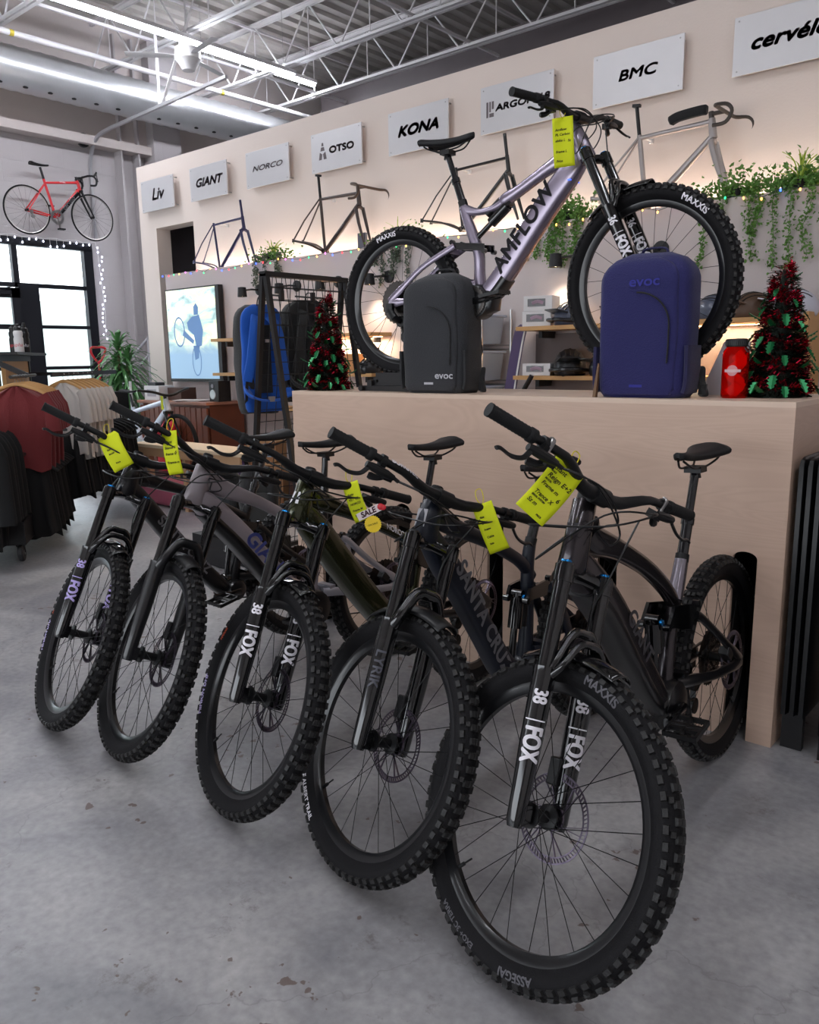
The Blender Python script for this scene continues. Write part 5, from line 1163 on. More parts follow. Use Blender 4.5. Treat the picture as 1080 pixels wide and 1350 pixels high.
def led(x0, x1, y, z, power, up=False, col=(1, .72, .45)):
    L = x1 - x0; r = thing('led_strip', 'x', 'led strip', ((x0 + x1) / 2, y, z))
    mb = MB(); mb.box((0, 0, 0), (L, .014, .006)); mb.build('strip', mat('led_warm', '#ffcf9a', .4, emit='#ffcf9a', es=8.), r, smooth=False)
    ld = bpy.data.lights.new('strip_lamp', 'AREA'); ld.shape = 'RECTANGLE'; ld.size = L; ld.size_y = .02; ld.energy = power; ld.color = col
    lo = bpy.data.objects.new('strip_lamp', ld); COL.objects.link(lo); lo.location = ((x0 + x1) / 2, y, z + (.008 if up else -.008)); lo.rotation_euler = (pi if up else 0, 0, 0)
    return r
M_brk = M_black
def shelf(x0, x1, z, label, y0=5.28, y1=5.60, th=.03):
    r = thing('wall_shelf', label, 'shelf', ((x0 + x1) / 2, (y0 + y1) / 2, z))
    mb = MB(); mb.box((0, 0, -th / 2), (x1 - x0, y1 - y0, th)); mb.build('board', M_shelf, r, smooth=False)
    n = max(2, int((x1 - x0) / .9))
    for i in range(n):
        x = -(x1 - x0) / 2 + .15 + (x1 - x0 - .3) * i / (n - 1); mb = MB(); mb.box((x, .05, -th - .03), (.03, .2, .05)); mb.build('bracket', M_black, r, smooth=False)
shelf(-3.47, -1.44, 1.60, 'wooden wall shelf with goggle boxes and helmets behind the display bike'); shelf(-3.49, -1.44, 1.235, 'lower wooden wall shelf with black helmets behind the counter')
mb = MB(); mb.box((-1.42, 5.44, .95), (.03, .32, 1.34)); tag(mb.build('shelf_end_panel', M_shelf, smooth=False), 'wooden upright panel closing the right end of the shelves', 'panel')
mb = MB(); mb.box((-2.45, 5.585, 1.0), (2.05, .015, 1.1)); tag(mb.build('shelf_back_panel', mat('back_panel_brown', '#6a605f', .6), smooth=False), 'brown grey back panel behind the lower shelves', 'panel')
for z, l in ((1.61, 'top'), (1.25, 'middle'), (.91, 'low')): shelf(-7.38 if z > 1 else -6.95, -5.02, z, 'long wooden wall shelf beside the portrait screen, ' + l + ' of three', y0=5.32)
def L_(o, l): o['label'] = l
L_(led(-2.75, -1.48, 5.50, 1.562, 15), 'warm glowing strip under the helmet shelf'); L_(led(-2.75, -1.5, 5.50, 1.198, 11), 'warm glowing strip under the lower helmet shelf')
L_(led(-5.9, -5.05, 5.50, 1.572, 12), 'warm glowing strip under the shelf behind the display bike rear wheel')
L_(led(-8.4, -1.2, 5.92, 2.372, 18, True, (1, .84, .72)), 'warm glowing strip lying on the ledge, washing the logo wall')
def box_win(x, y, z, w, h, label, d=.2, rz=0, m=None):
    r = thing('goggle_box', label, 'box', (x, y, z), rz)
    mb = MB(); mb.box((0, 0, h / 2), (w, d, h)); mb.build('carton', m or M_wht, r, smooth=False)
    mb = MB(); mb.box((-.01, -d / 2 - .001, h * .55), (w * .62, .004, h * .5)); mb.build('window', mat('window_smoke', '#3a3238', .15), r, smooth=False)
    mb = MB(); P = sm([(-w * .2, -d / 2 - .004, h * .5), (0, -d / 2 - .004, h * .62), (w * .2, -d / 2 - .004, h * .5)], 3); mb.sweep(P, [(.012, .002)] * 7, 6, lat=(0, 0, 1)); mb.build('printed_goggle', mat('print_mauve', '#9a7f90', .4), r)
    return r
box_win(-3.34, 5.42, 1.601, .22, .11, 'lower white goggle box with window on the upper shelf', rz=.25); box_win(-3.33, 5.42, 1.712, .22, .11, 'upper white goggle box with window, stacked on its twin', rz=.25); box_win(-3.33, 5.42, 1.236, .22, .09, 'single white framed box lying on the lower shelf', rz=.2)
def helmet(x, y, z, rz, m, label, full=False, s=1., visor=True, m2=None):
    r = thing('full_face_helmet' if full else 'bike_helmet', label, 'helmet', (x, y, z), rz); r.scale = (s, s, s)
    mb = MB()
    def f(u, v):
        a = 2 * pi * u; t = pi * .64 * v; rx = .115 * (1 + .12 * (cos(a) < 0) * abs(cos(a))); q = (rx * sin(t) * cos(a), .085 * sin(t) * sin(a), .05 + .10 * cos(t) + (.0))
        return q
    mb.grid(f, 28, 12, cu=True); mb.v = [(x_, y_, z_ + .02 * max(0, -x_ * 6)) if False else (x_, y_, z_) for x_, y_, z_ in mb.v]; mb.build('shell', m, r, solid=.012)
    for k in range(5):
        mb = MB(); yy = -.056 + .028 * k; P = [V((.12 * cos(t), yy * (1 - .25 * abs(cos(t))), .052 + .105 * sin(t) * sqrt(max(0, 1 - (yy / .09) ** 2)))) for t in [pi * (.22 + .56 * i / 8) for i in range(9)]]; mb.sweep(P, [(.005, .003)] * 9, 6, lat=(0, 1, 0)); mb.build('vent', M_black, r)
    if visor: mb = MB(); mb.poly([(.085, -.075, .085), (.17, -.055, .105), (.17, .055, .105), (.085, .075, .085)], (0, 0, .006)); mb.build('visor', m2 or m, r)
    if full:
        mb = MB(); mb.sweep(sm([(-.02, -.085, .04), (.07, -.08, .04), (.135, -.035, .045), (.14, 0, .045), (.135, .035, .045), (.07, .08, .04), (-.02, .085, .04)], 4), [(.012, .03)] * 25, 10, e=3, lat=(0, 0, 1)); mb.build('chin_bar', m2 or m, r)
M_hb = mat('helmet_black', '#1a1a1d', .35, coat=.3); M_hs = mat('helmet_steel_blue', '#4c5365', .35, coat=.3); M_hw = mat('helmet_white', '#c9cad6', .35, coat=.3); M_hbr = mat('helmet_brown', '#5b4638', .4)
helmet(-3.08, 5.42, 1.588, radians(-110), M_hs, 'black and steel blue full face helmet on the upper shelf by the goggle boxes', True, 1.15, m2=M_hb)
helmet(-2.66, 5.42, 1.588, radians(-100), M_hb, 'black full face helmet on the upper shelf, seen through the display front wheel', True, 1.15)
helmet(-2.28, 5.42, 1.588, radians(-100), M_hb, 'black open helmet on the upper shelf behind the navy backpack', False, 1.1)
helmet(-2.02, 5.42, 1.588, radians(-20), M_hs, 'grey and black helmet with raised visor on the upper shelf, near the wheel rim', False, 1.1, m2=M_hw)
helmet(-1.78, 5.42, 1.588, radians(-130), M_hbr, 'brown helmet on the upper shelf, left of the right tinsel tree', False, 1.1)
helmet(-1.54, 5.40, 1.588, radians(-160), M_hw, 'white helmet on the upper shelf, right of the right tinsel tree', False, 1.15)
helmet(-3.08, 5.42, 1.222, radians(-60), M_hb, 'black full face helmet on the lower shelf beside the framed box', True, 1.35)
helmet(-2.76, 5.42, 1.222, radians(-120), M_hb, 'black helmet on the lower shelf behind the front wheel rim', False, 1.25)
helmet(-1.62, 5.42, 1.222, radians(-160), M_hb, 'black helmet on the lower shelf, right end', False, 1.2, m2=M_hw)
helmet(-5.12, 5.42, 1.238, radians(-100), M_hb, 'black helmet on the middle shelf behind the black stand', False, 1.)
mb = MB(); mb.box((-5.35, 5.44, 1.34), (.34, .22, .17)); tag(mb.build('tan_carton', mat('carton_tan', '#c98d58', .7), smooth=False), 'tan carton on the shelf behind the counter end', 'box')
mb = MB(); mb.lathe([(0, 0), (.022, 0), (.022, .09), (.012, .11), (.012, .13), (0, .13)], 14, o=(-5.30, 5.42, 1.611)); tag(mb.build('small_white_bottle', M_wht), 'small white bottle on the shelf seen through the rear wheel spokes', 'bottle')
# ski standing beside the shelf
mb = MB(); P = sm([(-3.64, 5.10, .0), (-3.56, 5.28, .9), (-3.52, 5.38, 1.45), (-3.50, 5.42, 1.62)], 4); mb.sweep(P, [(.055, .008)] * 11 + [(.045, .008), (.02, .006)], 8, e=4, lat=(1, 0, 0)); sk = tag(mb.build('ski', mat('ski_purple', '#5a4d6e', .3, coat=.4)), 'purple ski with pale edges leaning beside the helmet shelves', 'ski')
mb = MB(); mb.sweep([(p[0] + .045, p[1] - .012, p[2]) for p in P[:-1]], [(.008, .003)] * (len(P) - 1), 6, lat=(1, 0, 0)); mb.build('pale_edge', M_wht, sk)
mb = MB(); mb.cyl((-3.95, 5.0, .0), (-3.27, 5.20, 1.24), .018, n=10); tag(mb.build('black_pump', M_blk), 'black pump leaning in front of the lower shelf', 'pump')
# storage bins on wire shelves
wr = thing('wire_shelving', 'chrome wire shelving holding clear storage bins, behind the display bike motor', 'shelving', (-4.02, 5.36, 0))
for z in (.62, .92, 1.19, 1.47):
    mb = MB()
    for y in (-.2, .2): mb.cyl((-.32, y, z), (.32, y, z), .006, n=6); mb.cyl((-.32, y, z - .03), (.32, y, z - .03), .004, n=6)
    for i in range(16): mb.cyl((-.31 + .62 * i / 15, -.2, z), (-.31 + .62 * i / 15, .2, z), .0025, n=4)
    mb.build('shelf', M_steel, wr, smooth=False)
for x in (-.32, .32):
    for y in (-.2, .2): mb = MB(); mb.cyl((x, y, 0), (x, y, 1.75), .011, n=8); mb.build('post', M_steel, wr)
M_bin = mat('clear_plastic', '#c9d2de', .15, trans=.35, var=.02); cc_ = ['#8a6a60', '#6b5a70', '#5b6a88']
k = 0
for z, ln in ((.926, 'bottom'), (1.196, 'middle'), (1.476, 'top')):
    for x in (-.16, .15):
        r = thing('storage_bin', 'clear storage bin on the %s wire shelf, %s' % (ln, 'left' if x < 0 else 'right'), 'storage bin', (-4.02 + x, 5.36, z))
        mb = MB(); mb.sweep([(0, 0, .002), (0, 0, .21)], [(.125, .15), (.145, .17)], 24, e=8, lat=(1, 0, 0)); mb.build('tub', M_bin, r); mb = MB(); mb.box((0, 0, .22), (.30, .35, .02)); mb.build('lid', mat('bin_lid', '#b4bccb', .4), r, bevel=.005)
        mb = MB(); mb.box((.03, -.172, .11), (.06, .004, .07)); mb.build('paper_label', mat('label_cream', '#d9cfa8', .7), r, smooth=False); mb = MB(); mb.box((0, 0, .08), (.2, .26, .13)); mb.build('contents', mat('bin_stuff_%d' % (k % 3), cc_[k % 3], .8, var=.4, vscale=20), r, smooth=False); k += 1
# ------------------------------------------------------------------ far left: desk, plant, bench, e-bike
dk = thing('wooden_desk', 'cherry wood service desk with plank front under the portrait screen', 'desk', (-7.80, 5.30, 0))
mb = MB(); mb.box((0, 0, .935), (1.34, .52, .03)); mb.build('desk_top', mat('cherry_top', '#a06d58', .35, var=.1), dk, smooth=False, bevel=.003)
mb = MB(); mb.box((0, .02, .46), (1.28, .44, .92)); mb.build('carcass', M_cherry, dk, smooth=False)
for i in range(13): mb = MB(); mb.box((-.60 + .10 * i, -.235, .46), (.084, .02, .86)); mb.build('plank', M_cherry, dk, smooth=False)
def sbox(n_, c, d, m, label, cat='box', rz=0, lid=None):
    r = thing(n_, label, cat, (c[0], c[1], c[2] - d[2] / 2), rz); mb = MB(); mb.box((0, 0, d[2] / 2), d); mb.build('carton', m, r, smooth=False, bevel=.002)
    if lid is not None: mb = MB(); mb.box((0, -d[1] / 2 - .001, d[2] * .5), (d[0] * .6, .003, d[2] * .5)); mb.build('printed_panel', lid, r, smooth=False)
    return r
M_card = mat('cardboard', '#a9825c', .8); M_bp = mat('print_blue', '#3f8fc4', .5); M_brn = mat('dark_brown_box', '#4b342b', .6)
sbox('white_box', (-8.28, 5.22, 1.03), (.30, .2, .16), M_wht, 'white box on the left end of the wooden desk', lid=mat('print_grey', '#a8a6ac', .5)); sbox('brown_box', (-7.95, 5.30, 1.02), (.26, .2, .14), M_brn, 'dark brown box on the desk beside the white box')
sbox('card_reader', (-8.30, 5.20, 1.128), (.16, .12, .036), M_black, 'small black device lying on top of the white box', 'device')
mb = MB()
for i in range(5): mb.box((-7.6 + .05 * (i % 2), 5.18, .9525 + .003 * i), (.34, .22, .0025), Matrix.Rotation(.12 * i, 3, 'Z'))
tag(mb.build('paper_stack', mat('paper', '#cfc6c4', .7), smooth=False), 'loose papers spread on the wooden desk top', 'papers')
spk = thing('desk_speaker', 'small black speaker at the right end of the wooden desk', 'speaker', (-7.24, 5.30, .95))
mb = MB(); mb.box((0, 0, .11), (.17, .16, .22)); mb.build('cabinet', M_black, spk, bevel=.006); mb = MB(); mb.lathe([(0, -.084), (.05, -.084), (.052, -.08)], 20, o=(-.02, 0, .075), ax='y'); mb.build('woofer', M_steel, spk); mb = MB(); mb.lathe([(0, -.084), (.022, -.084), (.024, -.08)], 16, o=(-.02, 0, .165), ax='y'); mb.build('tweeter', M_greyd, spk)
sbox('boxed_accessory', (-6.50, 5.18, .45), (.24, .2, .16), M_card, 'blue printed carton on the floor stack right of the desk', lid=M_bp, rz=.3); sbox('boxed_accessory', (-6.22, 5.12, .50), (.24, .2, .20), M_card, 'white and blue printed carton stacked right of the desk', lid=mat('print_ltblue', '#9cc8e4', .5), rz=.3)
sbox('cardboard_box', (-6.55, 5.08, .18), (.42, .34, .36), M_card, 'plain brown cardboard box under the blue printed carton', rz=.2); sbox('cardboard_box', (-6.12, 5.10, .195), (.40, .34, .39), M_card, 'plain brown cardboard box under the white and blue carton', rz=.2)
small_pack(-5.55, 5.1, .35, .2, 'dark folded bag on the box right of the cartons', M_dk, .8); mb = MB(); mb.box((-5.55, 5.1, .17), (.4, .35, .34)); tag(mb.build('dark_crate', M_brn, smooth=False), 'dark crate under the folded bag', 'crate')
be = thing('plywood_bench', 'low plywood bench between the front bikes and the desk', 'bench', (-6.40, 4.40, 0))
mb = MB(); mb.box((0, 0, .585), (1.75, .36, .03)); mb.build('bench_top', mat('plywood_pale', '#d8c3a6', .5), be, smooth=False); mb = MB(); mb.box((0, -.165, .53), (1.7, .02, .08)); mb.build('apron', M_plye, be, smooth=False)
for x in (-.6, .0, .6):
    for y in (-.14, .14): mb = MB(); mb.box((x, y, .285), (.05, .05, .57)); mb.build('leg', M_plye, be, smooth=False)
mb = MB(); mb.sweep([(-.8, 0, 0), (-.78, 0, 0), (.78, 0, 0), (.8, 0, 0)], [(.15, .08), (.18, .11), (.18, .11), (.15, .08)], 24, e=5, lat=(0, 1, 0)); displace(mb, .01, 5); mb.xf(Matrix.Translation((-6.35, 4.40, .12))); tag(mb.build('pink_duffel', fabric('pink_cover', '#a8405e')), 'pink padded bag lying under the plywood bench', 'bag')
# dracaena plant
pl = thing('potted_dracaena', 'tall leafy green plant in a pot between the window and the portrait screen', 'potted plant', (-9.45, 5.42, 0))
mb = MB(); mb.lathe([(.0, .0), (.14, 0), (.18, .34), (.165, .34), (.15, .30), (0, .30)], 24); mb.build('pot', M_wht, pl); mb = MB()
stems = [(0, 0, 1.60), (.12, .05, 1.42), (-.13, .04, 1.34), (.05, -.08, 1.12), (-.06, -.06, .95), (.13, -.04, .80)]
for x, y, h in stems: mb.cyl((x * .5, y * .5, .25), (x, y, h), .018, n=8)
mb.build('stem', mat('stem_tan', '#7a6a50', .7), pl); random.seed(21); mb = MB()
for x, y, h in stems:
    for i in range(64):
        a = i * 2.399; t = i / 64; el = 1.3 - 1.7 * t; L = random.uniform(.36, .54); b = V((x, y, h - .16 * t * 2.2)); d = V((cos(a) * cos(el), sin(a) * cos(el), sin(el)))
        P = [b + d * L * s_ + V((0, 0, -.62 * L * s_ * s_ * (1.2 - .2 * el))) for s_ in (0, .25, .5, .75, 1.)]; w_ = V((-sin(a), cos(a), 0)); ws = [.010, .020, .022, .014, .002]
        mb.add([p + w_ * q for p, q in zip(P, ws)] + [p - V((0, 0, .006)) for p in P] + [p - w_ * q for p, q in zip(P, ws)], [(k, k + 1, 6 + k, 5 + k) for k in range(4)] + [(5 + k, 6 + k, 11 + k, 10 + k) for k in range(4)])
mb.build('foliage', mat('leaf_green', '#578a52', .35, var=.4, vscale=9, coat=.3), pl, weld=False)
# stair railing
rl = thing('stair_railing', 'grey pipe stair railing rising behind the plant', 'railing', (0, 6.75, 0))
mb = MB()
for dz_ in (0, -.24): mb.cyl((-11.9, 0, 1.16 + dz_), (-9.9, 0, 2.28 + dz_), .022, n=10)
for x in (-11.85, -10.9, -10.0): mb.cyl((x, 0, .0), (x, 0, 1.19 + (x + 11.85) * .56), .022, n=10)
mb.build('rails', mat('rail_grey', '#a5a0a4', .4), rl)
for i in range(9): mb = MB(); mb.box((-11.6 + .25 * i, .40, .10 + .17 * i), (.28, .75, .04)); mb.build('stair_tread', mat('tread_grey', '#6e696d', .6), rl, smooth=False)
mb = MB()
for y in (.06, .76): mb.bar((-11.75, y, .0), (-9.55, y, 1.5), .03, .2)
mb.build('stringer', mat('tread_grey', '#6e696d'), rl, smooth=False)
sv = thing('red_shovel', 'red handled shovel standing in front of the window frame', 'shovel', (XW + .35, 6.40, 0))
mb = MB(); mb.sweep(sm([(0, -.10, 1.60), (0, -.11, 1.52), (0, 0, 1.38), (0, .11, 1.52), (0, .10, 1.60), (0, -.10, 1.60)], 4), .018, 8); mb.build('handle', mat('shovel_red', '#c22a34', .4), sv); mb = MB(); mb.cyl((0, 0, .4), (0, 0, 1.39), .016, n=8); mb.box((0, 0, .22), (.03, .3, .42)); mb.build('blade', mat('shovel_red', '#c22a34'), sv)
sbox('speaker_case', (-8.95, 4.95, .52), (.40, .30, 1.04), mat('case_black', '#0b0b0c', .7), 'large black case standing left of the potted plant', 'case'); mb = MB()
red = thing('red_bag', 'bright red fabric bag standing at the left end of the wooden desk', 'bag', (-7.75, 4.955, .0), .1); mb = MB(); rbox_path(mb, .30, .16, .74, top=.1, e=3, n=30, bulge=.05); displace(mb, .015, 6); mb.build('body', fabric('bright_red', '#d01f33'), red, ang=70); mb = MB(); mb.sweep(sm([(-.06, 0, .70), (-.05, 0, .80), (.05, 0, .80), (.06, 0, .70)], 4), .006, 6); mb.build('handle', fabric('bright_red', '#d01f33'), red)
mb = MB(); mb.cyl((-8.60, 5.05, 0), (-8.60, 5.05, 1.16), .015, n=8); mb.box((-8.60, 5.05, .01), (.2, .2, .02)); tag(mb.build('white_stand', M_wht), 'thin white upright stand beside the small white bike', 'stand')
# white e-bike and the red road bike
def simple_bike(loc, rz, m, label, road=True, tilt=0, tag_=False, s=1., mrim=None, R_=.335, decals=None, mfork=None, barc=None, rimd=.018, lean=0):
    r = thing('road_bike' if road else 'electric_bike', label, 'bicycle', loc, rz); r.scale = (s, s, s); r.rotation_euler = (radians(lean), radians(tilt), rz)
    WBx = .98 if road else 1.12; BBp, SCp, HTp, HBp = V((.41, 0, -.06)), V((.29, 0, .42 if road else .36)), V((WBx - .20, 0, .50)), V((WBx - .165, 0, .37)); F = V((WBx, 0, 0)); t = .016 if road else .026
    mb = MB(); mb.sweep([BBp, BBp.lerp(HBp, .5), HBp + V((-.005, 0, .02))], [(t, t * 1.7), (t, t * 1.9), (t, t * 1.5)], 14, e=3, lat=(0, 1, 0)); mb.sweep([SCp - V((0, 0, .02)), HTp - V((0, 0, .03))], [(t * .8, t), (t, t * 1.2)], 12, lat=(0, 1, 0)); mb.sweep([BBp, SCp + V((-.01, 0, .03))], [(t * .9, t * 1.2)] * 2, 12, lat=(0, 1, 0)); mb.cyl(HTp, HBp, t * 1.2, t * 1.5, n=14)
    for q in (-1, 1):
        mb.sweep(sm([BBp + V((-.02, q * .02, 0)), (.22, q * .055, -.03), (0, q * .065, 0)], 3), [t * .7] * 7, 8); mb.sweep([SCp + V((0, q * .012, -.03)), V((0, q * .065, 0))], [t * .6] * 2, 8)
    fr_ = mb.build('frame', m, r, ang=50)
    for tx, a_, sz, mm in decals or []: text_obj('lettering', tx, sz, lambda x, y: BBp.lerp(HBp, .5) + (HBp - BBp).normalized() * x + V((-(HBp - BBp).normalized().z, 0, (HBp - BBp).normalized().x)) * y + V((0, -t - .002, 0)), mm, fr_, off=.001)
    mb = MB()
    for q in (-1, 1): mb.sweep([HBp + V((0, q * .045, -.03)), HBp + V((.05, q * .05, -.14)), F + V((0, q * .05, 0))], [(.009, .020), (.009, .018), (.006, .010)], 10, lat=(0, 1, 0))
    mb.box(HBp + V((.0, 0, -.02)), (.04, .11, .03)); mb.build('fork', mfork or M_blk, r)
    for P0, nm in ((V((0, 0, 0)), 'rear_wheel'), (F, 'front_wheel')):
        mb = MB(); mb.lathe([(R_ - .013, -.010), (R_ - .013, .010), (R_ - .013 - rimd, .004), (R_ - .013 - rimd, -.004)], 48, ax='y', closed=True); w = mb.build(nm, mrim or M_rim, r, mw=Matrix.Translation(P0)); mb = MB(); tw = .012 if road else .024; mb.lathe([(R_ - tw + tw * cos(a), tw * sin(a)) for a in [2 * pi * k / 10 for k in range(10)]], 48, ax='y', closed=True); mb.build('tyre', M_tyre, w); mb = MB(); mb.lathe([(.008, -.05), (.02, -.03), (.012, 0), (.02, .03), (.008, .05)], 14, ax='y'); mb.build('hub', M_blk, w)
        for k in range(20):
            a = 2 * pi * k / 20; mb = MB(); q = (-1) ** k; mb.cyl((.018 * cos(a + 1), q * .025, .018 * sin(a + 1)), ((R_ - .03) * cos(a), 0, (R_ - .03) * sin(a)), .0012, n=4); mb.build('spoke', M_spoke, w)
    d = (SCp - BBp).normalized(); mb = MB(); mb.sweep([SCp, SCp + d * .19], [(.012, .018)] * 2, 10, lat=(0, 1, 0)); mb.build('seatpost', M_blk, r); link('saddle', SADDLE, r, Matrix.Translation(SCp + d * .22 + V((0, 0, .0))))
    mb = MB(); mb.lathe([(.065, -.05), (.10, -.05), (.10, -.046), (.065, -.046)], 30, o=tuple(BBp), ax='y', closed=True)
    for k in range(5): a = 2 * pi * k / 5; mb.bar(BBp + V((0, -.05, 0)), BBp + V((.08 * cos(a), -.05, .08 * sin(a))), .006, .015, up=(0, 1, 0))
    mb.build('chainring', M_steel, r); mb = MB(); mb.bar(BBp + V((0, -.06, 0)), BBp + V((.02, -.065, -.17)), .012, .022, up=(0, 1, 0)); mb.bar(BBp + V((0, .06, 0)), BBp + V((-.02, .065, .17)), .012, .022, up=(0, 1, 0)); mb.build('crank_arms', M_steel, r)
    for q in (-1, 1): mb = MB(); mb.box(BBp + V((.02 * -q, q * .10, -.17 * -q)), (.09, .07, .02)); mb.build('pedal', M_blk, r, smooth=False)
    mb = MB(); u = (HTp - HBp).normalized(); c = HTp + u * .04 + V((.085, 0, .01)); mb.cyl(HTp, HTp + u * .05, .017, n=12); mb.cyl(HTp + u * .035, c, .014, n=10); mb.build('stem', M_blk, r)
    mb = MB()
    if road:
        for q in (-1, 1): mb.sweep(sm([c, c + V((0, q * .12, 0)), c + V((.01, q * .19, 0)), c + V((.08, q * .205, 0)), c + V((.12, q * .21, -.05)), c + V((.10, q * .215, -.12)), c + V((.02, q * .22, -.135))], 4), .015, 8); mb.sweep([c + V((.09, q * .205, .0)), c + V((.125, q * .205, .05)), c + V((.13, q * .205, .07))], [.016, .015, .010], 8); mb.bar(c + V((.125, q * .205, .04)), c + V((.14, q * .215, -.07)), .008, .012)
    else: mb.sweep(sm([c + V((-.10, -.34, .06)), c + V((-.03, -.2, .04)), c + V((0, -.06, 0)), c + V((0, .06, 0)), c + V((-.03, .2, .04)), c + V((-.10, .34, .06))], 4), .015, 8)
    mb.build('handlebar', M_blk, r); mb = MB(); mb.box((.03, -.07, -.03), (.04, .02, .05)); mb.cyl((.05, -.06, -.09), (.05, -.045, -.09), .024, n=14); mb.build('rear_derailleur', M_steel, r)
    if not road: mb = MB(); mb.lathe([(.03, -.06), (.08, -.045), (.08, .045), (.03, .06)], 20, o=tuple(BBp), ax='y'); mb.build('motor', M_steel, r)
    return r
sb = simple_bike((XW + .22, 5.59, 3.51), radians(90), mat('bike_red', '#c8242c', .3, coat=.5), 'red and white road bike hung on the wall above the window', True, tilt=-0, mrim=mat('rim_pale', '#b0aaa6', .35, metal=.5))
mb = MB(); a_, b_ = V((.47, 0, .0)), V((.78, 0, .33)); mb.sweep([a_, b_], [(.0175, .031), (.0175, .029)], 14, e=3, lat=(0, 1, 0)); mb.build('down_tube_panel', M_blackpaint, sb)
text_obj('lettering', 'cerv\u00e9lo', .085, lambda a, b: V((.62 + a * .685 - b * .72, -.0195, .165 + a * .73 + b * .685)), M_white, sb, bold=.003)
text_obj('lettering', 'cerv\u00e9lo', .03, lambda a, b: V((.55 + a, -.018, .445 + b)), M_white, sb)
eb = simple_bike((-8.30, 4.72, .535), radians(3), mat('ebike_white', '#c9cfdc', .3, metal=.2, coat=.4), 'small white electric bike parked in front of the plant and desk', False, s=.92, R_=.34)
mb = MB(); mb.box((0, 0, 0), (.04, .003, .14)); et = mb.build('hang_tag', M_tag, smooth=False); et.location = (-7.42, 4.70, .96); tag(et, 'small yellow hang tag on the white electric bike', 'price tag')
mb = MB(); mb.box((-7.8, 4.62, .105), (1.9, .50, .21)); tag(mb.build('display_platform', M_black, smooth=False), 'low black platform the small white electric bike stands on', 'platform')
# ------------------------------------------------------------------ clothing fixture
D_ = V((-.82, .57, 0)).normalized()
fx_ = thing('clothing_rack', 'black rolling clothing fixture with wood centre panel at the left edge', 'clothing rack', (-6.58, 2.76, 0))
ang_ = atan2(D_.y, D_.x); fx_.rotation_euler = (0, 0, ang_)
mb = MB(); mb.box((0, 0, .215), (1.9, .50, .17)); mb.build('base', M_black, fx_, smooth=False, bevel=.005)
for x in (-.88, .88):
    for y in (-.2, .2):
        mb = MB(); mb.lathe([(.0, -.018), (.058, -.018), (.064, -.010), (.064, .010), (.058, .018), (0, .018)], 24, o=(x, y, .064), ax='y'); mb.box((x, y, .12), (.04, .06, .02)); mb.bar((x, y - .024, .064), (x, y - .024, .12), .02, .004, up=(0, 1, 0)); mb.bar((x, y + .024, .064), (x, y + .024, .12), .02, .004, up=(0, 1, 0)); w = mb.build('caster', mat('caster_rubber', '#2b2b2d', .5), fx_); mb = MB(); mb.cyl((x, y - .022, .064), (x, y + .022, .064), .018, n=12); mb.build('caster_hub', M_steel, w)
mb = MB()
for x in (-.15, 1.05): mb.box((x, 0, .85), (.05, .05, 1.2))
mb.box((.45, 0, 1.425), (1.25, .06, .05)); mb.build('upright', M_black, fx_, smooth=False)
mb = MB(); mb.box((.58, 0, 1.13), (.95, .03, .56)); mb.build('wood_panel', mat('maple_panel', '#b98a52', .5, var=.12), fx_, smooth=False)
mb = MB(); mb.box((.45, .0, 1.46), (1.25, .34, .02)); mb.build('top_shelf', M_black, fx_, smooth=False)
mb = MB(); mb.cyl((-.75, -.22, 1.29), (.15, -.22, 1.29), .013, n=10); mb.bar((-.15, -.22, 1.29), (-.15, 0, 1.40), .03, .04); mb.build('front_rail', M_black, fx_)
mb = MB(); mb.bar((.09, -.35, 1.29), (1.3, -.73, 1.29), .015, .035); mb.bar((.75, .0, 1.29), (.75, -.56, 1.29), .02, .03); mb.bar((.2, -.38, .90), (1.45, -.78, .90), .015, .035); mb.bar((.75, .0, .90), (.75, -.56, .90), .02, .03); mb.cyl((-1.3, .05, 1.02), (-.6, .05, 1.02), .013, n=10); mb.bar((-.6, .05, 1.02), (-.15, 0, 1.1), .03, .03); mb.build('side_rail', M_black, fx_, smooth=False)
Mf = Matrix.Translation((-6.58, 2.76, 0)) @ Matrix.Rotation(ang_, 4, 'Z')
def fxp(x, y, z): return Mf @ V((x, y, z))
M_hw_ = mat('hanger_wood', '#c79a62', .45, var=.1); M_hk = mat('hanger_black', '#1b1b1c', .4)
def hanger_mesh(m):
    mb = MB(); mb.sweep(sm([(-.21, 0, -.115), (-.15, 0, -.075), (-.05, 0, -.04), (0, 0, -.03), (.05, 0, -.04), (.15, 0, -.075), (.21, 0, -.115)], 3), [(.006, .012)] * 19, 8, lat=(0, 1, 0)); st = len(mb.v); mb.cur = 1
    mb.sweep(sm([(0, 0, -.03), (0, 0, .0), (.018, 0, .018), (0, 0, .036), (-.016, 0, .026)], 4), .002, 5); return mesh_of(mb, 'clothes_hanger', [m, M_steel])
HW, HK = hanger_mesh(M_hw_), hanger_mesh(M_hk)
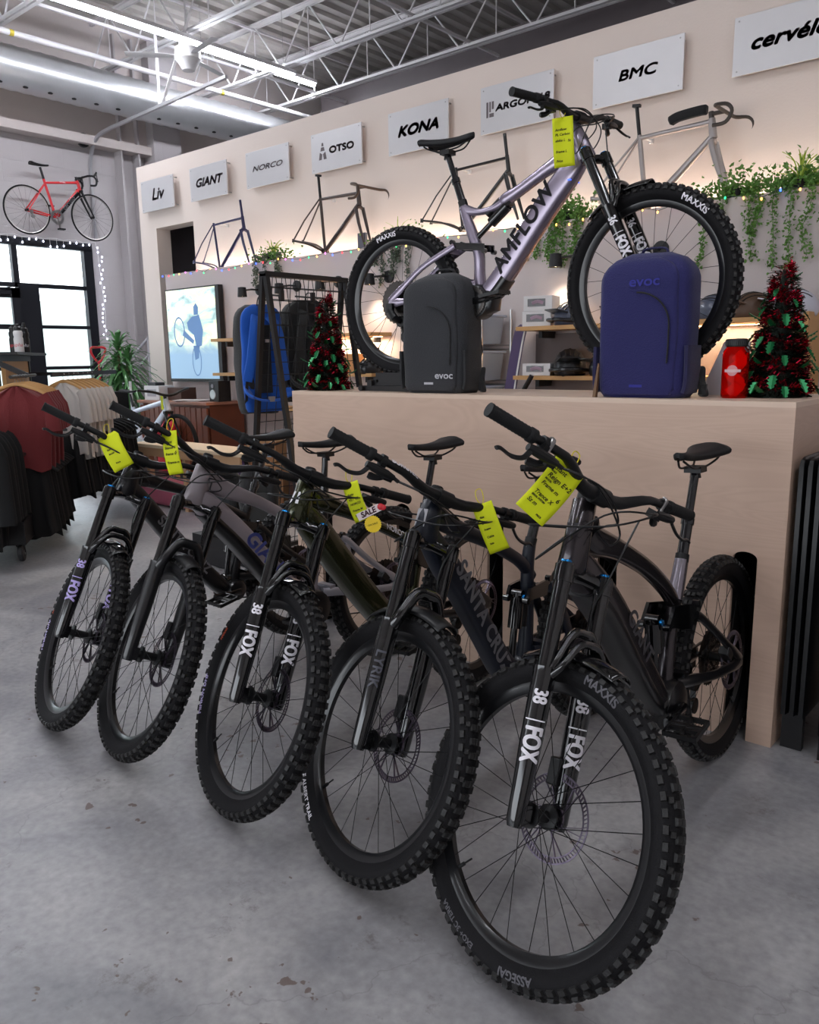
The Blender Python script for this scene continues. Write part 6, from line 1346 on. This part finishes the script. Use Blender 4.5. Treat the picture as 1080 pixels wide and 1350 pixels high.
def garment_mesh(kind, seed, w=.24, Hh=.68, m=None):
    random.seed(seed); mb = MB(); ph = [random.uniform(0, 6) for _ in range(4)]
    def f(u, v):
        a = 2 * pi * u; c, s_ = cos(a), sin(a)
        if kind == 'shorts': ww = w * (.68 + .25 * v)
        else: ww = w * (.16 + .84 * min(1, (v / .20)) ** .85) * (1 - .10 * max(0, v - .14)) * (1 + .05 * sin(3 * v + ph[0]))
        dd = .022 + .02 * min(1, v * 3)
        fold = .014 * v * sin(7 * c * 1.6 + ph[1] + 2 * v) + .008 * sin(13 * c + ph[2])
        z = -Hh * v - (.018 if kind != 'shorts' else 0) * 0 + (.02 * sin(5 * c + ph[3]) * v if v > .9 else 0)
        zz = -.035 + z if kind != 'shorts' else -.05 + z
        return (ww * math.copysign(abs(c) ** .8, c), dd * s_ + fold, zz)
    mb.grid(f, 40, 18, cu=True)
    if kind == 'shirt' or kind == 'jacket':
        for q in (-1, 1):
            Ls = .22 if kind == 'shirt' else .52; mb.sweep(sm([(q * w * .80, 0, -.10), (q * w * 1.0, .01, -.19), (q * w * (1.08), .015, -.14 - Ls)], 4), [(.045, .022)] * 4 + [(.055, .025)] * 5, 14, e=2.4, lat=(1, 0, 0))
    return mesh_of(mb, {'shirt': 'hanging_shirt', 'jacket': 'hanging_jacket', 'shorts': 'hanging_shorts'}[kind], m, ang=80)
M_cr = fabric('dark_red_cloth', '#6e1f22', .5); M_cw = fabric('off_white_cloth', '#c9c3bd', .5); M_ck = mat('black_cloth', '#0b0b0d', .85, bump=.5, bscale=220)
GM = {'r0': garment_mesh('shirt', 1, .215, .60, M_cr), 'r1': garment_mesh('shirt', 2, .215, .62, M_cr), 'k0': garment_mesh('jacket', 3, .25, .78, M_ck), 'k1': garment_mesh('jacket', 4, .25, .80, M_ck), 'w0': garment_mesh('shirt', 5, .22, .60, M_cw), 'w1': garment_mesh('shirt', 6, .22, .62, M_cw), 's0': garment_mesh('shorts', 7, .20, .52, M_ck), 's1': garment_mesh('shorts', 8, .20, .55, M_ck)}
def hang(p, rz, gm, hm, label, glabel, group, hgroup, cat):
    M_ = Matrix.Translation(p) @ Matrix.Rotation(rz, 4, 'Z')
    h = link('clothes_hanger', hm, None, M_ @ Matrix.Translation((0, 0, -.018))); tag(h, glabel, 'hanger', hgroup)
    g = link(gm.name.split('.')[0], gm, None, M_ @ Matrix.Translation((0, 0, -.03))); tag(g, label, cat, group); return g
rz0 = ang_ + pi / 2
for i in range(5):
    p = fxp(-1.25 + .11 * i, .05, 1.02); g = hang(p, rz0 + .08 * sin(i * 2), GM['k%d' % (i % 2)], HW if i in (1, 3) else HK, 'black long sleeved cycling jacket hanging on the low near rail', 'hanger carrying a black jacket near the left edge', 'black jackets on the low near rail', 'hangers of the black jackets', 'jacket')
    if i in (3, 4):
        mb = MB(); mb.lathe([(0, -.001), (.018, -.001), (.018, .001)], 14, ax='y', o=(.16, -.062, -.42 - .05 * (i % 2))); mb.build('logo_patch', mat('patch_pink', '#c2404f', .6), g)
for i in range(6):
    p = fxp(-.62 + .095 * i, -.22, 1.285); g = hang(p, rz0 + .06 * sin(i * 3), GM['r%d' % (i % 2)], HW, 'dark red short sleeved shirt hanging on the front rail', 'wooden hanger carrying a dark red shirt', 'dark red shirts on the front rail', 'wooden hangers of the red shirts', 'shirt')
    if i == 0:
        for k in range(3): text_obj('lettering', 'GIANT'[k], .04, lambda a, b, k=k: V((.12 + .035 * k + a, -.06, -.42 + b)), M_white, g)
sd_ = -.305
for i in range(7):
    t = .06 + .07 * i; p = fxp(.28 + .085 * i, -.35 - .314 * (.19 + .085 * i), 1.283); hang(p, ang_ + sd_ + pi / 2 - .35, GM['w%d' % (i % 2)], HW, 'off-white shirt hanging on the side rail beyond the red shirts', 'wooden hanger carrying an off-white shirt', 'off-white shirts on the side rail', 'wooden hangers of the white shirts', 'shirt')
for i in range(12):
    p = fxp(.25 + .1 * i, -.38 - .32 * (.05 + .1 * i), .885); hang(p, ang_ + sd_ + pi / 2 - .2, GM['s%d' % (i % 2)], HK, 'black cycling shorts hanging on the lower side rail', 'black hanger carrying black shorts', 'black shorts on the lower rail', 'black hangers of the shorts', 'shorts')
for i in range(4):
    a = fxp(.28 + .13 * i, -.10 + .06 * (i % 2), 1.47); r = thing('sport_bottle', ['white capped sport bottle on top of the clothing fixture, leftmost', 'black sport bottle with red script on the fixture, second from left', 'black sport bottle with tall black cap on the fixture', 'black sport bottle with white script on the fixture, rightmost'][i], 'bottle', a, radians(40))
    mb = MB(); mb.lathe([(0, 0), (.036, 0), (.037, .005), (.037, .11), (.032, .125), (.036, .14), (.036, .16), (.028, .175), (0, .175)], 20); mb.build('body', M_blk if i else M_wht, r); mb = MB(); mb.lathe([(0, .17), (.029, .17), (.030, .20), (.015, .21), (.013, .225 + .02 * (i == 2)), (0, .23 + .02 * (i == 2))], 16); mb.build('cap', M_black, r)
    text_obj('lettering', 'rapha', .04, lambda u, v: V((.0378 * sin(u / .0378), -.0378 * cos(u / .0378), .06 + v)), M_white if i % 2 == 0 and i else mat('script_red', '#d0283c', .5), r, cuts=.01, shear=.3)
for i in range(9):
    p = fxp(-.62 + .10 * i, -.24, .735); hang(p, rz0 + .05 * sin(i * 2.3), GM['s%d' % (i % 2)], HK, 'black cycling shorts hanging low beneath the dark red shirts', 'black hanger carrying low shorts beneath the red shirts', 'black shorts beneath the red shirts', 'black hangers beneath the red shirts', 'shorts')
mb = MB(); mb.cyl(fxp(-.75, -.24, .74), fxp(.3, -.24, .74), .012, n=10); mb.bar(fxp(-.15, -.24, .74), fxp(-.15, 0, .74), .02, .03); tag(mb.build('low_rail', M_black), 'low black rail of the clothing fixture beneath the dark red shirts', 'rail')
# ------------------------------------------------------------------ price tags on the bikes
def bar_world(bike, info, y, dz=-.02):
    M_ = Matrix.Translation(bike.location) @ bike.rotation_quaternion.to_matrix().to_4x4() @ info['MS']; return M_ @ (info['bp'](y)) + V((0, 0, dz))
mb = MB()
for i in range(5): mb.box((-3.95 + .09 * i, 3.10 + .05 * i, .0006), (.045, .26, .001), Matrix.Rotation(.5, 3, 'Z'))
mb.box((-3.78, 3.30, .0006), (.5, .03, .001), Matrix.Rotation(.5, 3, 'Z')); tag(mb.build('floor_tape', mat('tape_yellow', '#c9b54a', .6), smooth=False), 'worn yellow striped tape marking on the concrete behind the front bikes', 'floor marking')
TG = [(b5, i5, -.115, .085, .150, 22, -6, 42, [('Giant', -.38, .15, .017), ('MAKE', -.38, .23, .006), ('Reign E+2', -.38, .31, .017), ('MODEL', -.38, .39, .006), ('Frame m', -.38, .47, .014), ('Trance X', -.38, .64, .014), ('SERIAL SYSTEM', -.38, .71, .006), ('Sz m', -.38, .80, .014), ('PRICE', .12, .92, .006), ('6', .28, .55, .016)], 'large yellow price tag with handwriting, twisted, on the nearest charcoal bike', 0),
      (b4, i4, .13, .062, .150, 10, -4, -22, [('Size', -.3, .25, .008), ('L  29', -.3, .37, .009), ('Frame', -.3, .50, .008), ('Cable', -.3, .66, .009), ('Sale', -.3, .80, .008)], 'narrow yellow price tag below the handlebar of the navy bike', 0),
      (b3, i3, .125, .056, .135, 10, -4, -20, [('Sight', -.36, .30, .011), ('VLT C2', -.36, .42, .011), ('NORCO', -.36, .54, .010), ('Frame M', -.36, .70, .010), ('Price', -.3, .84, .008)], 'yellow price tag carrying a sale sticker on the olive bike', 1),
      (b2, i2, -.19, .056, .155, 12, -2, -8, [('Giant', -.40, .25, .013), ('Stance E', -.40, .38, .012), ('frame L', -.40, .52, .013), ('Trance m', -.40, .72, .012), ('5', .25, .5, .014)], 'narrow yellow price tag with dark handwriting on the light grey bike', 0),
      (b1, i1, -.16, .085, .145, 20, -6, -26, [('Size', -.3, .40, .009), ('Model', -.3, .52, .009), ('Price', -.2, .80, .009)], 'pale yellow price tag on the leftmost bike, before the black clothes', 0)]
for (bk, inf, y, w_, h_, yaw, pit, roll, lines, lab, st) in TG:
    p = bar_world(bk, inf, y, .03); t_ = price_tag(p, w_, h_, 40 + yaw - 20, pit, lines, lab, roll=roll)
    if st:
        s_ = thing('sale_sticker', 'yellow starburst sticker with red SALE banner hanging below the olive bike tag', 'sticker', tuple(p), 0); s_.rotation_euler = t_.rotation_euler
        n_ = 24; mb = MB(); c = (.030, -.012, -.165); mb.poly([(c[0] + (.030 if k % 2 else .027) * cos(pi * k / n_), c[1], c[2] - .012 + (.030 if k % 2 else .027) * sin(pi * k / n_)) for k in range(2 * n_)], (0, .001, 0)); mb.build('starburst', mat('sticker_yellow', '#f3cf12', .5), s_, smooth=False)
        mb = MB(); mb.box((c[0], c[1] - .001, c[2] + .03), (.085, .001, .026), Matrix.Rotation(-.12, 3, 'Y')); mb.build('banner', mat('banner_white', '#e6d6d6', .5), s_, smooth=False); mb = MB(); mb.ball((c[0] + .046, c[1] - .002, c[2] + .035), .012, 8, (1, .2, 1)); mb.ball((c[0] + .054, c[1] - .002, c[2] + .03), .010, 8, (1, .2, 1)); mb.build('balloon', mat('banner_red', '#c4252f', .4), s_)
        text_obj('lettering', 'SALE', .026, lambda a, b: V((c[0] + a, c[1] - .0022, c[2] + .03 + b - a * -.1)), mat('lettering_maroon', '#4a1420', .5), s_, bold=.001); text_obj('lettering', 'ON SALE', .009, lambda a, b: V((c[0] + a, c[1] - .0012, c[2] - .012 + b)), M_ink, s_)
pa = bar_world(am, iam, -.13, -.015)
price_tag(pa, .080, .185, 24, 0, [('Amflow', -.38, .26, .014), ('PL Carbon', -.38, .36, .013), ('ebike L', -.38, .48, .013), ('Frame L', -.38, .70, .013), ('Price', -.38, .88, .012), ('Sz', .22, .5, .013)], 'yellow price tag hanging from the handlebar of the display bike', roll=-4)
# ------------------------------------------------------------------ camera, light
cam = bpy.data.cameras.new('camera'); co = bpy.data.objects.new('camera', cam); COL.objects.link(co); SC.camera = co
F_ = 1062.8919; pit, yaw, roll = radians(10.86597), radians(40.82318), radians(-.849626)
cam.sensor_fit = 'HORIZONTAL'; cam.sensor_width = 36; cam.lens = F_ / 1080 * 36; cam.clip_start = .05; cam.clip_end = 200
fw = V((-sin(yaw) * cos(pit), cos(yaw) * cos(pit), -sin(pit))); rt = V((cos(yaw), sin(yaw), 0)); up = rt.cross(fw)
R3 = Matrix((rt, up, -fw)).transposed(); R3 = R3 @ Matrix.Rotation(roll, 3, 'Z')
co.matrix_world = Matrix.Translation((0, 0, 1.38613)) @ R3.to_4x4()
w = bpy.data.worlds.new('sky'); SC.world = w; w.use_nodes = True; nt = w.node_tree; bg = nt.nodes['Background']
tc = nt.nodes.new('ShaderNodeTexCoord'); sp = nt.nodes.new('ShaderNodeSeparateXYZ'); nt.links.new(tc.outputs['Generated'], sp.inputs[0]); rp = nt.nodes.new('ShaderNodeValToRGB'); rp.color_ramp.elements[0].position = .0; rp.color_ramp.elements[0].color = (.75, .78, .82, 1); rp.color_ramp.elements[1].position = .6; rp.color_ramp.elements[1].color = (.80, .89, 1, 1)
nt.links.new(sp.outputs['Z'], rp.inputs[0]); nt.links.new(rp.outputs[0], bg.inputs['Color']); bg.inputs['Strength'].default_value = 4.
vs = SC.view_settings; SC.display_settings.display_device = 'sRGB'; vs.view_transform = 'Standard'; vs.look = 'None'; vs.exposure = .25; vs.gamma = 1.; vs.use_curve_mapping = False
